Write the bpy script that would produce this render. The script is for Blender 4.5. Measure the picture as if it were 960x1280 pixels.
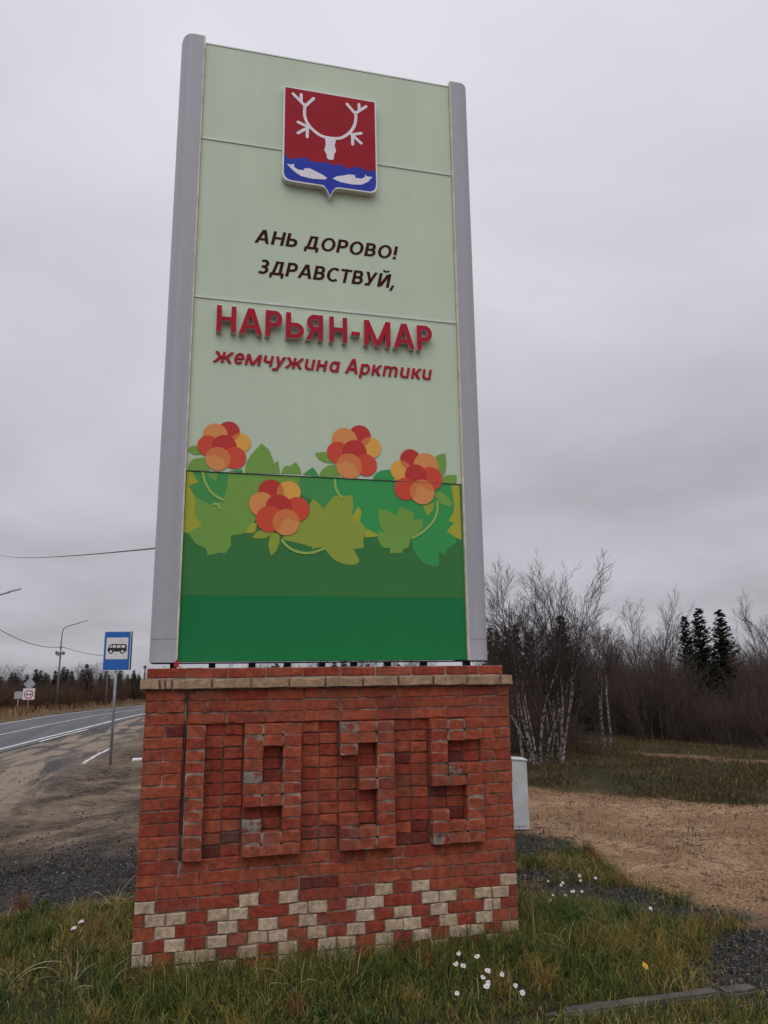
import bpy, bmesh, math, random
import numpy as np
from mathutils import Vector, Matrix

R = math.radians
scene = bpy.context.scene
for o in list(bpy.data.objects):
    bpy.data.objects.remove(o, do_unlink=True)
C = scene.collection

# ---------------------------------------------------------------- camera
YAW, PITCH, ROLL = -.2406, .2091, -.0108
cam_data = bpy.data.cameras.new('camera')
cam_data.sensor_fit = 'VERTICAL'
cam_data.sensor_height = 36.0
cam_data.lens = 940.68 / 1280 * 36.0
cam_data.clip_start = .05
cam_data.clip_end = 2000
cam = bpy.data.objects.new('camera', cam_data)
C.objects.link(cam)
cam.matrix_world = (Matrix.Translation((.3276, -5.3615, 1.8651)) @ Matrix.Rotation(YAW, 4, 'Z')
                    @ Matrix.Rotation(math.pi / 2 + PITCH, 4, 'X') @ Matrix.Rotation(ROLL, 4, 'Z'))
scene.camera = cam

# ---------------------------------------------------------------- sky (overcast) and sun
SUN_EL, SUN_AZ = R(52), R(205)      # azimuth clockwise from +Y
world = bpy.data.worlds.new('World')
scene.world = world
world.use_nodes = True
wn, wl = world.node_tree.nodes, world.node_tree.links
wn.clear()
def wnode(t, **k):
    n = wn.new(t)
    for a, b in k.items():
        setattr(n, a, b)
    return n
def wmath(op, a, b=None, clamp=False):
    n = wnode('ShaderNodeMath', operation=op, use_clamp=clamp)
    for i, v in enumerate((a, b)):
        if v is None:
            continue
        if isinstance(v, (int, float)):
            n.inputs[i].default_value = v
        else:
            wl.new(v, n.inputs[i])
    return n.outputs[0]
w_tc = wnode('ShaderNodeTexCoord')
w_sep = wnode('ShaderNodeSeparateXYZ')
wl.new(w_tc.outputs['Generated'], w_sep.inputs[0])
w_z = wmath('MAXIMUM', w_sep.outputs[2], 0.0)
w_den = wmath('ADD', w_z, .16)
w_cmb = wnode('ShaderNodeCombineXYZ')
wl.new(wmath('DIVIDE', w_sep.outputs[0], w_den), w_cmb.inputs[0])
wl.new(wmath('DIVIDE', w_sep.outputs[1], w_den), w_cmb.inputs[1])
w_n1 = wnode('ShaderNodeTexNoise')
w_n1.inputs['Scale'].default_value = .75
w_n1.inputs['Detail'].default_value = 5
w_n1.inputs['Roughness'].default_value = .48
w_n1.inputs['Distortion'].default_value = .35
wl.new(w_cmb.outputs[0], w_n1.inputs['Vector'])
# overcast layer: luminance after the CIE overcast law, broken by cloud folds
w_lum = wmath('ADD', wmath('MULTIPLY', w_z, .44), .420)
w_fold = wmath('ADD', wmath('MULTIPLY', w_n1.outputs['Fac'], 1.05), .505)
w_val = wmath('MULTIPLY', w_lum, w_fold)
w_tint = wnode('ShaderNodeMix', data_type='RGBA', blend_type='MULTIPLY')
w_tint.inputs['Factor'].default_value = 1
w_tint.inputs[6].default_value = (.99, .982, 1.08, 1)
w_g = wnode('ShaderNodeCombineColor')
for i in range(3):
    wl.new(w_val, w_g.inputs[i])
wl.new(w_g.outputs[0], w_tint.inputs[7])
w_sky = wnode('ShaderNodeTexSky', sky_type='NISHITA', sun_disc=False)
w_sky.sun_elevation = SUN_EL
w_sky.sun_rotation = SUN_AZ
w_bg_sky = wnode('ShaderNodeBackground')
w_bg_sky.inputs['Strength'].default_value = .05
wl.new(w_sky.outputs[0], w_bg_sky.inputs['Color'])
w_bg_cloud = wnode('ShaderNodeBackground')
w_bg_cloud.inputs['Strength'].default_value = 1.0
wl.new(w_tint.outputs[2], w_bg_cloud.inputs['Color'])
w_mix = wnode('ShaderNodeMixShader')
w_mix.inputs[0].default_value = .98            # cloud cover
wl.new(w_bg_sky.outputs[0], w_mix.inputs[1])
wl.new(w_bg_cloud.outputs[0], w_mix.inputs[2])
w_out = wnode('ShaderNodeOutputWorld')
wl.new(w_mix.outputs[0], w_out.inputs['Surface'])

sun_data = bpy.data.lights.new('sun', 'SUN')
sun_data.energy = .9
sun_data.angle = R(50)
sun_data.color = (1.0, .985, .97)
sun = bpy.data.objects.new('sun', sun_data)
C.objects.link(sun)
sdir = Vector((math.sin(SUN_AZ) * math.cos(SUN_EL), math.cos(SUN_AZ) * math.cos(SUN_EL), math.sin(SUN_EL)))
sun.rotation_euler = sdir.to_track_quat('Z', 'Y').to_euler()

scene.view_settings.view_transform = 'Standard'
scene.view_settings.look = 'None'
scene.view_settings.exposure = 0.0
scene.view_settings.gamma = 1.0
scene.view_settings.use_curve_mapping = False
scene.cycles.max_bounces = 5
scene.cycles.diffuse_bounces = 3
scene.cycles.use_denoising = True

# ---------------------------------------------------------------- helpers
def mesh_np(name, verts, faces, mats=(), matidx=None, smooth=False):
    """faces: list of index tuples, or an (N,k) array"""
    me = bpy.data.meshes.new(name)
    verts = np.asarray(verts, dtype=np.float32)
    if isinstance(faces, np.ndarray):
        k = faces.shape[1]
        n = len(faces)
        me.vertices.add(len(verts))
        me.vertices.foreach_set('co', verts.ravel())
        me.loops.add(n * k)
        me.loops.foreach_set('vertex_index', faces.astype(np.int32).ravel())
        me.polygons.add(n)
        me.polygons.foreach_set('loop_start', np.arange(0, n * k, k, dtype=np.int32))
        me.polygons.foreach_set('loop_total', np.full(n, k, dtype=np.int32))
        me.update(calc_edges=True)
    else:
        me.from_pydata([tuple(map(float, v)) for v in verts], [], faces)
        me.update()
    for m in mats:
        me.materials.append(m)
    if matidx is not None:
        me.polygons.foreach_set('material_index', np.asarray(matidx, dtype=np.int32))
    if smooth:
        me.polygons.foreach_set('use_smooth', np.ones(len(me.polygons), dtype=bool))
    return me

def link(name, me, parent=None, loc=None):
    o = bpy.data.objects.new(name, me)
    C.objects.link(o)
    if parent is not None:
        o.parent = parent
    if loc is not None:
        o.location = loc
    return o

def wpart(name, me, root):
    """a part whose mesh is written in world coordinates, under a root that stands somewhere unrotated"""
    o = link(name, me, root)
    b = root
    off = Vector((0, 0, 0))
    while b is not None:
        off += b.location
        b = b.parent
    o.location = -off
    return o

def tag(o, label, cat=None, group=None, kind=None):
    if label:
        o['label'] = label
    if cat:
        o['category'] = cat
    if group:
        o['group'] = group
    if kind:
        o['kind'] = kind
    return o

def thing(name, label, cat, loc=(0, 0, 0), rz=0, group=None):
    o = bpy.data.objects.new(name, None)
    o.empty_display_size = .1
    C.objects.link(o)
    o.location = loc
    o.rotation_euler = (0, 0, rz)
    return tag(o, label, cat, group)

def copy_tree(o, parent=None):
    c = o.copy()
    C.objects.link(c)
    c.parent = parent
    for ch in list(o.children):
        copy_tree(ch, c)
    return c

class MB:
    """collects boxes, prisms and tubes into one mesh"""
    def __init__(self):
        self.v, self.f, self.m = [], [], []
        self.mi = 0
    def add(self, vs, fs):
        b = len(self.v)
        self.v += [tuple(p) for p in vs]
        self.f += [tuple(b + i for i in q) for q in fs]
        self.m += [self.mi] * len(fs)
    def box(self, x0, x1, y0, y1, z0, z1):
        self.add([(x0, y0, z0), (x1, y0, z0), (x1, y1, z0), (x0, y1, z0), (x0, y0, z1), (x1, y0, z1), (x1, y1, z1), (x0, y1, z1)],
                 [(0, 3, 2, 1), (4, 5, 6, 7), (0, 1, 5, 4), (1, 2, 6, 5), (2, 3, 7, 6), (3, 0, 4, 7)])
    def prism_xz(self, poly, y0, y1):
        """polygon in the x-z plane, front at y0 (towards -y), back at y1"""
        a = sum(poly[i][0] * poly[(i + 1) % len(poly)][1] - poly[(i + 1) % len(poly)][0] * poly[i][1] for i in range(len(poly)))
        if a < 0:
            poly = poly[::-1]
        n = len(poly)
        self.add([(x, y0, z) for x, z in poly] + [(x, y1, z) for x, z in poly],
                 [tuple(range(n)), tuple(range(2 * n - 1, n - 1, -1))] + [(i + n, (i + 1) % n + n, (i + 1) % n, i) for i in range(n)])
    def prism_xy(self, poly, z0, z1):
        a = sum(poly[i][0] * poly[(i + 1) % len(poly)][1] - poly[(i + 1) % len(poly)][0] * poly[i][1] for i in range(len(poly)))
        if a < 0:
            poly = poly[::-1]
        n = len(poly)
        self.add([(x, y, z0) for x, y in poly] + [(x, y, z1) for x, y in poly],
                 [tuple(range(n - 1, -1, -1)), tuple(range(n, 2 * n))] + [(i, (i + 1) % n, (i + 1) % n + n, i + n) for i in range(n)])
    def sheet_xz(self, poly, y):
        a = sum(poly[i][0] * poly[(i + 1) % len(poly)][1] - poly[(i + 1) % len(poly)][0] * poly[i][1] for i in range(len(poly)))
        if a < 0:
            poly = poly[::-1]
        self.add([(x, y, z) for x, z in poly], [tuple(range(len(poly)))])
    def tube(self, pts, rad, n=6, cap=True):
        pts = [Vector(p) for p in pts]
        if not isinstance(rad, (list, tuple)):
            rad = [rad] * len(pts)
        vs, fs = [], []
        for i, p in enumerate(pts):
            d = (pts[min(i + 1, len(pts) - 1)] - pts[max(i - 1, 0)]).normalized()
            ref = Vector((0, 1, 0)) if abs(d.z) > .8 else Vector((0, 0, 1))
            a = d.cross(ref).normalized()
            b = d.cross(a)
            for k in range(n):
                t = 2 * math.pi * k / n
                vs.append(p + a * (math.cos(t) * rad[i]) + b * (math.sin(t) * rad[i]))
        for i in range(len(pts) - 1):
            for k in range(n):
                fs.append((i * n + k, i * n + (k + 1) % n, (i + 1) * n + (k + 1) % n, (i + 1) * n + k))
        if cap:
            fs.append(tuple(range(n - 1, -1, -1)))
            fs.append(tuple(range((len(pts) - 1) * n, len(pts) * n)))
        self.add(vs, fs)
    def mesh(self, name, mats, smooth=False):
        mats = mats if isinstance(mats, (list, tuple)) else [mats]
        return mesh_np(name, self.v, self.f, mats, self.m, smooth)

def vnoise(x, y, seed=0):
    """smooth value noise, -1..1"""
    x = np.asarray(x, float); y = np.asarray(y, float)
    xi = np.floor(x).astype(np.int64); yi = np.floor(y).astype(np.int64)
    fx = x - xi; fy = y - yi
    fx = fx * fx * (3 - 2 * fx); fy = fy * fy * (3 - 2 * fy)
    def h(a, b):
        n = (a * 374761393 + b * 668265263 + seed * 974711) & 0x7fffffff
        n = ((n ^ (n >> 13)) * 1274126177) & 0x7fffffff
        return ((n ^ (n >> 16)) & 0xffff) / 32767.5 - 1
    return (h(xi, yi) * (1 - fx) + h(xi + 1, yi) * fx) * (1 - fy) + (h(xi, yi + 1) * (1 - fx) + h(xi + 1, yi + 1) * fx) * fy
def fbm(x, y, seed=0, o=4):
    s = 0; a = 1; t = 0
    for i in range(o):
        s = s + a * vnoise(np.asarray(x) * 2 ** i, np.asarray(y) * 2 ** i, seed + i * 17); t += a; a *= .5
    return s / t
def sst(a, b, v):
    t = np.clip((np.asarray(v, float) - a) / (b - a), 0, 1)
    return t * t * (3 - 2 * t)
def height(x, y):
    s = np.asarray(y, float) - 1.2 * np.asarray(x, float)
    return -.5 * sst(2.5, 12, s) - .6 * sst(20, 48, s)

# ---------------------------------------------------------------- materials
def new_mat(name):
    m = bpy.data.materials.new(name)
    m.use_nodes = True
    nt = m.node_tree
    b = nt.nodes['Principled BSDF']
    return m, nt, b
def N(nt, t, **k):
    n = nt.nodes.new(t)
    for a, v in k.items():
        setattr(n, a, v)
    return n
def noise(nt, scale, detail=4, rough=.55, vec=None, dist=0):
    n = N(nt, 'ShaderNodeTexNoise')
    n.inputs['Scale'].default_value = scale
    n.inputs['Detail'].default_value = detail
    n.inputs['Roughness'].default_value = rough
    n.inputs['Distortion'].default_value = dist
    if vec is not None:
        nt.links.new(vec, n.inputs['Vector'])
    return n.outputs['Fac']
def ramp(nt, fac, stops, interp='LINEAR'):
    n = N(nt, 'ShaderNodeValToRGB')
    n.color_ramp.interpolation = interp
    e = n.color_ramp.elements
    while len(e) < len(stops):
        e.new(.5)
    for i, (p, c) in enumerate(stops):
        e[i].position = p
        e[i].color = (*c, 1) if not isinstance(c, (int, float)) else (c, c, c, 1)
    nt.links.new(fac, n.inputs[0])
    return n.outputs[0]
def mixc(nt, fac, a, b, mode='MIX'):
    n = N(nt, 'ShaderNodeMix', data_type='RGBA', blend_type=mode)
    for idx, v in ((0, fac), (6, a), (7, b)):
        if isinstance(v, (int, float)):
            n.inputs[idx].default_value = v
        elif isinstance(v, tuple):
            n.inputs[idx].default_value = (*v[:3], 1)
        else:
            nt.links.new(v, n.inputs[idx])
    return n.outputs[2]
def mth(nt, op, a, b=None, c=None, clamp=False):
    n = N(nt, 'ShaderNodeMath', operation=op, use_clamp=clamp)
    for i, v in enumerate((a, b, c)):
        if v is None:
            continue
        if isinstance(v, (int, float)):
            n.inputs[i].default_value = v
        else:
            nt.links.new(v, n.inputs[i])
    return n.outputs[0]
def bump(nt, b, h, strength=.5, dist=.01):
    n = N(nt, 'ShaderNodeBump')
    n.inputs['Strength'].default_value = strength
    n.inputs['Distance'].default_value = dist
    nt.links.new(h, n.inputs['Height'])
    nt.links.new(n.outputs[0], b.inputs['Normal'])
def coords(nt, kind='Object'):
    return N(nt, 'ShaderNodeTexCoord').outputs[kind]
def geo_pos(nt):
    return N(nt, 'ShaderNodeNewGeometry').outputs['Position']
def shift(c, k):
    return tuple(max(0, min(1, v * k)) for v in c)

def plain(name, col, rough=.6, var=.18, scale=8, metal=0, spec=.5, bmp=0, bscale=60, world_space=True):
    m, nt, b = new_mat(name)
    vec = geo_pos(nt) if world_space else coords(nt)
    f = noise(nt, scale, 5, .6, vec)
    c = ramp(nt, f, [(.3, shift(col, 1 - var)), (.7, shift(col, 1 + var))])
    nt.links.new(c, b.inputs['Base Color'])
    b.inputs['Roughness'].default_value = rough
    b.inputs['Metallic'].default_value = metal
    b.inputs['Specular IOR Level'].default_value = spec
    if bmp:
        bump(nt, b, noise(nt, bscale, 4, .6, vec), bmp, .004)
    return m

def brick_mat(name, cols, rough=.9, dirt=(.10, .075, .06), dirt_amt=.36):
    """fired brick: own shade for every brick, mottling, mortar smears and soot with shapes of their own"""
    m, nt, b = new_mat(name)
    oi = N(nt, 'ShaderNodeObjectInfo')
    base = ramp(nt, oi.outputs['Random'], [(i / (len(cols) - 1), c) for i, c in enumerate(cols)])
    pos = geo_pos(nt)
    mott = noise(nt, 22, 5, .65, pos)
    c = mixc(nt, 1.0, base, ramp(nt, mott, [(.33, .62), (.66, 1.22)]), 'MULTIPLY')
    grit = noise(nt, 190, 3, .7, pos)
    c = mixc(nt, 1.0, c, ramp(nt, grit, [(.3, .78), (.7, 1.15)]), 'MULTIPLY')
    smear = ramp(nt, noise(nt, 7, 6, .72, pos, .6), [(.56, 0), (.64, 1)])
    c = mixc(nt, mth(nt, 'MULTIPLY', smear, .22), c, (.30, .25, .215))
    soot = ramp(nt, noise(nt, 3.3, 6, .7, pos, .3), [(.48, 0), (.64, 1)])
    c = mixc(nt, mth(nt, 'MULTIPLY', soot, dirt_amt), c, dirt)
    nt.links.new(c, b.inputs['Base Color'])
    b.inputs['Roughness'].default_value = rough
    b.inputs['Specular IOR Level'].default_value = .25
    h = mth(nt, 'ADD', mth(nt, 'MULTIPLY', mott, 1.0), mth(nt, 'MULTIPLY', grit, .5))
    bump(nt, b, h, 1.0, .012)
    return m

def patched_mat():
    """brick with lumps of old mortar stuck on it"""
    m = brick_mat('mortar_patched_brick', [(.33, .062, .036), (.36, .075, .042)])
    nt = m.node_tree
    b = nt.nodes['Principled BSDF']
    src = b.inputs['Base Color'].links[0].from_socket
    pos = geo_pos(nt)
    f = ramp(nt, noise(nt, 13, 5, .65, pos, .5), [(.44, 0), (.52, 1)])
    grey = ramp(nt, noise(nt, 60, 4, .7, pos), [(.35, (.20, .165, .145)), (.65, (.36, .31, .275))])
    nt.links.new(mixc(nt, f, src, grey), b.inputs['Base Color'])
    return m
M = {}
M['brick'] = brick_mat('red_brick', [(.38, .083, .042), (.405, .091, .046), (.43, .101, .050), (.39, .086, .043), (.45, .110, .055)])
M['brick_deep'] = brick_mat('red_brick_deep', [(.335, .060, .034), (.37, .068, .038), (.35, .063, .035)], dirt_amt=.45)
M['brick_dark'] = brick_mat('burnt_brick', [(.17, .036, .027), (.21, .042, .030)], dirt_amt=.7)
M['cream'] = brick_mat('cream_brick', [(.64, .48, .33), (.58, .425, .29), (.68, .53, .375), (.61, .46, .32)], dirt=(.30, .20, .14), dirt_amt=.28)
M['cream_cap'] = brick_mat('cream_cap_brick', [(.52, .34, .21), (.46, .30, .185), (.56, .38, .245)], dirt=(.22, .13, .09), dirt_amt=.45)
M['patched'] = patched_mat()
M['mortar'] = plain('mortar', (.235, .180, .148), .95, .8, 11, bmp=.8, bscale=90)
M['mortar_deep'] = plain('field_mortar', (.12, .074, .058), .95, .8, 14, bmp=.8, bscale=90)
M['capstone'] = plain('mortar_cap', (.42, .35, .30), .9, .3, 12, bmp=.6)
M['steel_black'] = plain('black_steel', (.012, .012, .014), .5, .3, 10)
M['rust'] = plain('rusty_steel', (.07, .035, .022), .8, .4, 20)

def panel_mat(name, col, rough=.38):
    """printed composite panel, faint streaks of dirt running down, slight waviness of the sheet"""
    m, nt, b = new_mat(name)
    pos = geo_pos(nt)
    mp = N(nt, 'ShaderNodeMapping')
    mp.inputs['Scale'].default_value = (5, 5, .35)
    nt.links.new(pos, mp.inputs[0])
    streak = noise(nt, 1.0, 5, .6, mp.outputs[0])
    blot = noise(nt, 2.2, 4, .6, pos)
    f = mth(nt, 'ADD', mth(nt, 'MULTIPLY', streak, .6), mth(nt, 'MULTIPLY', blot, .4))
    c = ramp(nt, f, [(.35, shift(col, .955)), (.65, shift(col, 1.03))])
    nt.links.new(c, b.inputs['Base Color'])
    b.inputs['Roughness'].default_value = rough
    b.inputs['Specular IOR Level'].default_value = .16
    bump(nt, b, noise(nt, 2.0, 2, .5, pos), .12, .02)
    return m
M['pale_green'] = panel_mat('pale_green_panel', (.575, .675, .52))
M['deep_green'] = panel_mat('deep_green_panel', (.014, .205, .062))
M['field_green'] = panel_mat('field_green_print', (.052, .215, .062))
for k, c in dict(mid=(.205, .40, .078), teal=(.075, .33, .092), bright=(.052, .36, .098), olive=(.32, .41, .062), yellow=(.43, .44, .05), light=(.34, .52, .12),
                 crimson=(.56, .052, .044), red=(.70, .090, .050), orange=(.78, .31, .105), amber=(.84, .43, .085), blend=(.70, .21, .065), warm=(.73, .225, .072)).items():
    M['p_' + k] = panel_mat('print_' + k, c)
M['text_dark'] = plain('maroon_letter', (.052, .010, .014), .8, .2, 20, spec=.1)
M['text_red'] = plain('red_letter', (.43, .018, .036), .7, .12, 12, spec=.15)
M['text_side'] = plain('letter_return', (.62, .56, .57), .5, .2, 20)
M['alu'] = None
def alu_mat():
    m, nt, b = new_mat('grey_aluminium')
    pos = geo_pos(nt)
    mp = N(nt, 'ShaderNodeMapping')
    mp.inputs['Scale'].default_value = (30, 30, .5)
    nt.links.new(pos, mp.inputs[0])
    f = mth(nt, 'ADD', mth(nt, 'MULTIPLY', noise(nt, 1, 6, .65, mp.outputs[0]), .55), mth(nt, 'MULTIPLY', noise(nt, 9, 6, .7, pos), .45))
    c = ramp(nt, f, [(.3, (.375, .375, .41)), (.5, (.41, .41, .445)), (.7, (.435, .435, .475))])
    nt.links.new(c, b.inputs['Base Color'])
    b.inputs['Roughness'].default_value = .42
    b.inputs['Metallic'].default_value = .0
    b.inputs['Specular IOR Level'].default_value = .3
    bump(nt, b, noise(nt, 3, 3, .5, pos), .1, .01)
    return m
M['alu'] = alu_mat()
M['trim'] = plain('aged_cream_trim', (.64, .57, .47), .6, .3, 9)
M['seam'] = plain('joint_profile', (.66, .68, .64), .45, .12, 8)
M['emblem_red'] = plain('emblem_red', (.37, .020, .032), .7, .1, 5, spec=.15)
M['emblem_blue'] = plain('emblem_blue', (.035, .062, .42), .7, .1, 5, spec=.15)
M['emblem_white'] = plain('emblem_white', (.80, .77, .82), .5, .06, 8)
M['emblem_side'] = plain('emblem_box', (.70, .69, .65), .5, .15, 9)
M['bus_blue'] = plain('sign_blue', (.012, .125, .46), .4, .12, 5)
M['sign_white'] = plain('sign_white', (.72, .70, .70), .45, .1, 6)
M['sign_black'] = plain('sign_black', (.018, .018, .02), .5, .2, 9)
M['sign_red'] = plain('sign_red', (.45, .03, .04), .5, .2, 9)
M['galv'] = plain('galvanised', (.30, .31, .34), .5, .25, 7, metal=.3)
M['galv_dark'] = plain('weathered_post', (.15, .155, .165), .6, .3, 7, metal=.2)
M['sign_back'] = plain('sign_back', (.36, .37, .40), .55, .2, 6)
M['cabinet'] = plain('cabinet_paint', (.58, .61, .63), .45, .12, 5)
M['concrete'] = plain('concrete', (.085, .072, .060), .95, .45, 9, bmp=1.0, bscale=40)
M['wire'] = plain('wire', (.02, .02, .022), .6, .2, 9)
M['ribbon'] = plain('red_cloth', (.38, .03, .025), .9, .3, 40)
M['road_paint'] = plain('road_paint', (.62, .61, .60), .7, .45, 2.2)
M['kerb_white'] = plain('kerb_paint', (.58, .57, .56), .8, .4, 5)

# ================================================================ ground
def cstep(lo, hi, d, far_lo, far_hi, g):
    mid = list(np.arange(lo, hi, d))
    a, s = [], d
    x = lo
    while x > far_lo:
        s *= g; x -= s; a.append(x)
    b, s = [], d
    x = mid[-1]
    while x < far_hi:
        s *= g; x += s; b.append(x)
    return np.array(a[::-1] + mid + b)

NEAR = [(-9.6, -40), (-8.6, -12), (-7.7, 6), (-7.0, 18), (-6.66, 26.3), (-6.45, 35.4), (-5.41, 44), (-3.56, 56.1), (-.6, 66), (4.5, 77), (13, 89), (30, 104), (80, 135)]
def road_path():
    """smooth near edge of the carriageway and unit normals pointing to its far side"""
    p = np.array(NEAR, float)
    t = np.arange(len(p))
    q = np.linspace(0, len(p) - 1, 160)
    # Catmull-Rom
    out = []
    for u in q:
        i = min(int(u), len(p) - 2); f = u - i
        p0 = p[max(i - 1, 0)]; p1 = p[i]; p2 = p[i + 1]; p3 = p[min(i + 2, len(p) - 1)]
        out.append(.5 * ((2 * p1) + (-p0 + p2) * f + (2 * p0 - 5 * p1 + 4 * p2 - p3) * f * f + (-p0 + 3 * p1 - 3 * p2 + p3) * f ** 3))
    out = np.array(out)
    d = np.gradient(out, axis=0)
    d /= np.linalg.norm(d, axis=1)[:, None]
    return out, np.stack([-d[:, 1], d[:, 0]], 1)
PATH, PNORM = road_path()
def road_dist(x, y):
    """signed distance from the near road edge, positive on the road side"""
    x = np.asarray(x, float); y = np.asarray(y, float)
    sh = x.shape
    P = np.stack([x.ravel(), y.ravel()], 1)
    best = np.full(len(P), 1e9); sgn = np.zeros(len(P))
    for i in range(0, len(PATH)):
        v = P - PATH[i]
        dd = v[:, 0] ** 2 + v[:, 1] ** 2
        k = dd < best
        best = np.where(k, dd, best)
        sgn = np.where(k, v @ PNORM[i], sgn)
    return sgn.reshape(sh)

def masks(x, y):
    """what covers the ground: grass, black gravel, heath, forest floor, sandy asphalt (each 0..1)"""
    x = np.asarray(x, float); y = np.asarray(y, float)
    n = fbm(x * .9, y * .9, 3) ; n2 = fbm(x * 2.6, y * 2.6, 9)
    wob = .35 * n + .22 * n2
    # grass round the pedestal
    ledge = 1.86 + .10 * np.minimum(x, 0)                       # far edge on the left
    redge = np.interp(y, [-3, -1, 0, .5, 1.1, 2.5, 3.3], [3.9, 4.35, 4.6, 4.42, 4.25, 4.35, 4.05])
    g = np.minimum(sst(-.12, .22, np.where(x < 1.3, ledge, 3.3) - y + wob * .8), sst(-.15, .25, redge - x + wob))
    def blob(cx, cy, rx, ry, a=0):
        c, s = math.cos(a), math.sin(a)
        u = ((x - cx) * c + (y - cy) * s) / rx; v = (-(x - cx) * s + (y - cy) * c) / ry
        return 1.0 - np.sqrt(u * u + v * v)
    b = np.maximum.reduce([blob(3.75, 2.75, .85, .6, .3), blob(3.70, .85, .75, .42, -.5), blob(4.2, .25, .7, .36, -.5), blob(4.15, -.5, .9, .42, .85), blob(3.4, 1.55, .5, .25)])
    gr = sst(-.2, .5, b + wob * 1.3)
    left = np.minimum(sst(-.2, .3, y - ledge + wob * .8), sst(-2.2, 2.0, 4.6 - y + 3.4 * wob - .35 * (x + 1))) * sst(-.2, .4, 1.6 - x)
    gr = np.maximum(gr, left)
    f = .75 * x + .66 * y
    he = np.minimum(sst(-.35, .45, f - 8.55 + 1.3 * wob), sst(-.6, .9, np.interp(x - .9 * y, [-9, -2, 2, 6], [20, 20, 17.5, 16.4]) - f + 1.6 * wob)) * sst(1.2, 2.5, x)
    pathc = np.interp(x - .9 * y, [-4, 1, 5], [15.2, 14.2, 13.9])
    he = he * (1 - sst(.6, .2, np.abs(f - pathc + .8 * wob)) * .8 * sst(-1.0, 1.5, x - .9 * y + 2 * wob))
    fo = sst(-.7, .8, f - np.interp(x - .9 * y, [-9, -2, 2, 6], [19.2, 19.3, 16.6, 15.6]) + 1.8 * wob) * sst(1.0, 3, x)
    rd = road_dist(x, y)
    asp = np.minimum(sst(-6.0, -2.9, rd + 2.0 * wob), 1) * (rd < 1.0)
    verge = sst(6.6, 7.6, rd + .6 * wob)
    return g, gr, he, fo, asp, verge

def build_ground():
    xs = cstep(-2.9, 5.6, .055, -420, 420, 1.062)
    ys = cstep(-1.9, 5.2, .055, -60, 520, 1.06)
    X, Y = np.meshgrid(xs, ys)
    g, gr, he, fo, asp, verge = masks(X, Y)
    Z = height(X, Y)
    near = np.exp(-((X - 1.3) ** 2 + Y ** 2) / 900)
    Z = Z + (.012 * fbm(X * 3, Y * 3, 21) + .022 * fbm(X * .8, Y * .8, 5) * (1 - .7 * asp)) * near
    Z = Z + gr * .012 * fbm(X * 9, Y * 9, 31) + he * (.05 * fbm(X * 1.5, Y * 1.5, 41) + .05) + verge * .12 * (1 + fbm(X * .3, Y * .3, 8))
    for k, (x0, bend) in enumerate(((-2.3, .06), (-3.7, .05), (-3.0, .13), (-4.5, .12), (-1.5, .02))):       # tyre ruts in the lay-by
        line = x0 + bend * (Y - 6) + .12 * vnoise(Y * .5, Y * 0 + k, 77) - .9 * sst(9, 3, Y)
        on = sst(3.5, 6, Y) * sst(26, 17, Y)
        dx = X - line
        Z = Z - on * (.018 * np.exp(-(dx / .13) ** 2) - .012 * np.exp(-((np.abs(dx) - .24) / .09) ** 2))
    rd = road_dist(X, Y)
    onroad = (rd > -.4) & (rd < 7.0)
    Z = Z - .06 * sst(-.9, -.1, rd) * sst(7.6, 6.8, rd)
    # trodden level at the foot of the pedestal
    ny, nx = X.shape
    V = np.stack([X.ravel(), Y.ravel(), Z.ravel()], 1)
    I = np.arange(nx * ny).reshape(ny, nx)
    F = np.stack([I[:-1, :-1].ravel(), I[:-1, 1:].ravel(), I[1:, 1:].ravel(), I[1:, :-1].ravel()], 1)
    me = mesh_np('ground', V, F, [ground_mat()], smooth=True)
    def attr(name, r, gg, b):
        a = me.attributes.new(name, 'FLOAT_COLOR', 'POINT')
        a.data.foreach_set('color', np.stack([r.ravel(), gg.ravel(), b.ravel(), np.ones(r.size)], 1).astype(np.float32).ravel())
    attr('cover_a', g, gr, he)
    attr('cover_b', fo, asp, verge)
    o = link('ground', me)
    tag(o, 'sandy ground with grass, black gravel and heath around the pedestal', kind='structure')
    return o

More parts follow.
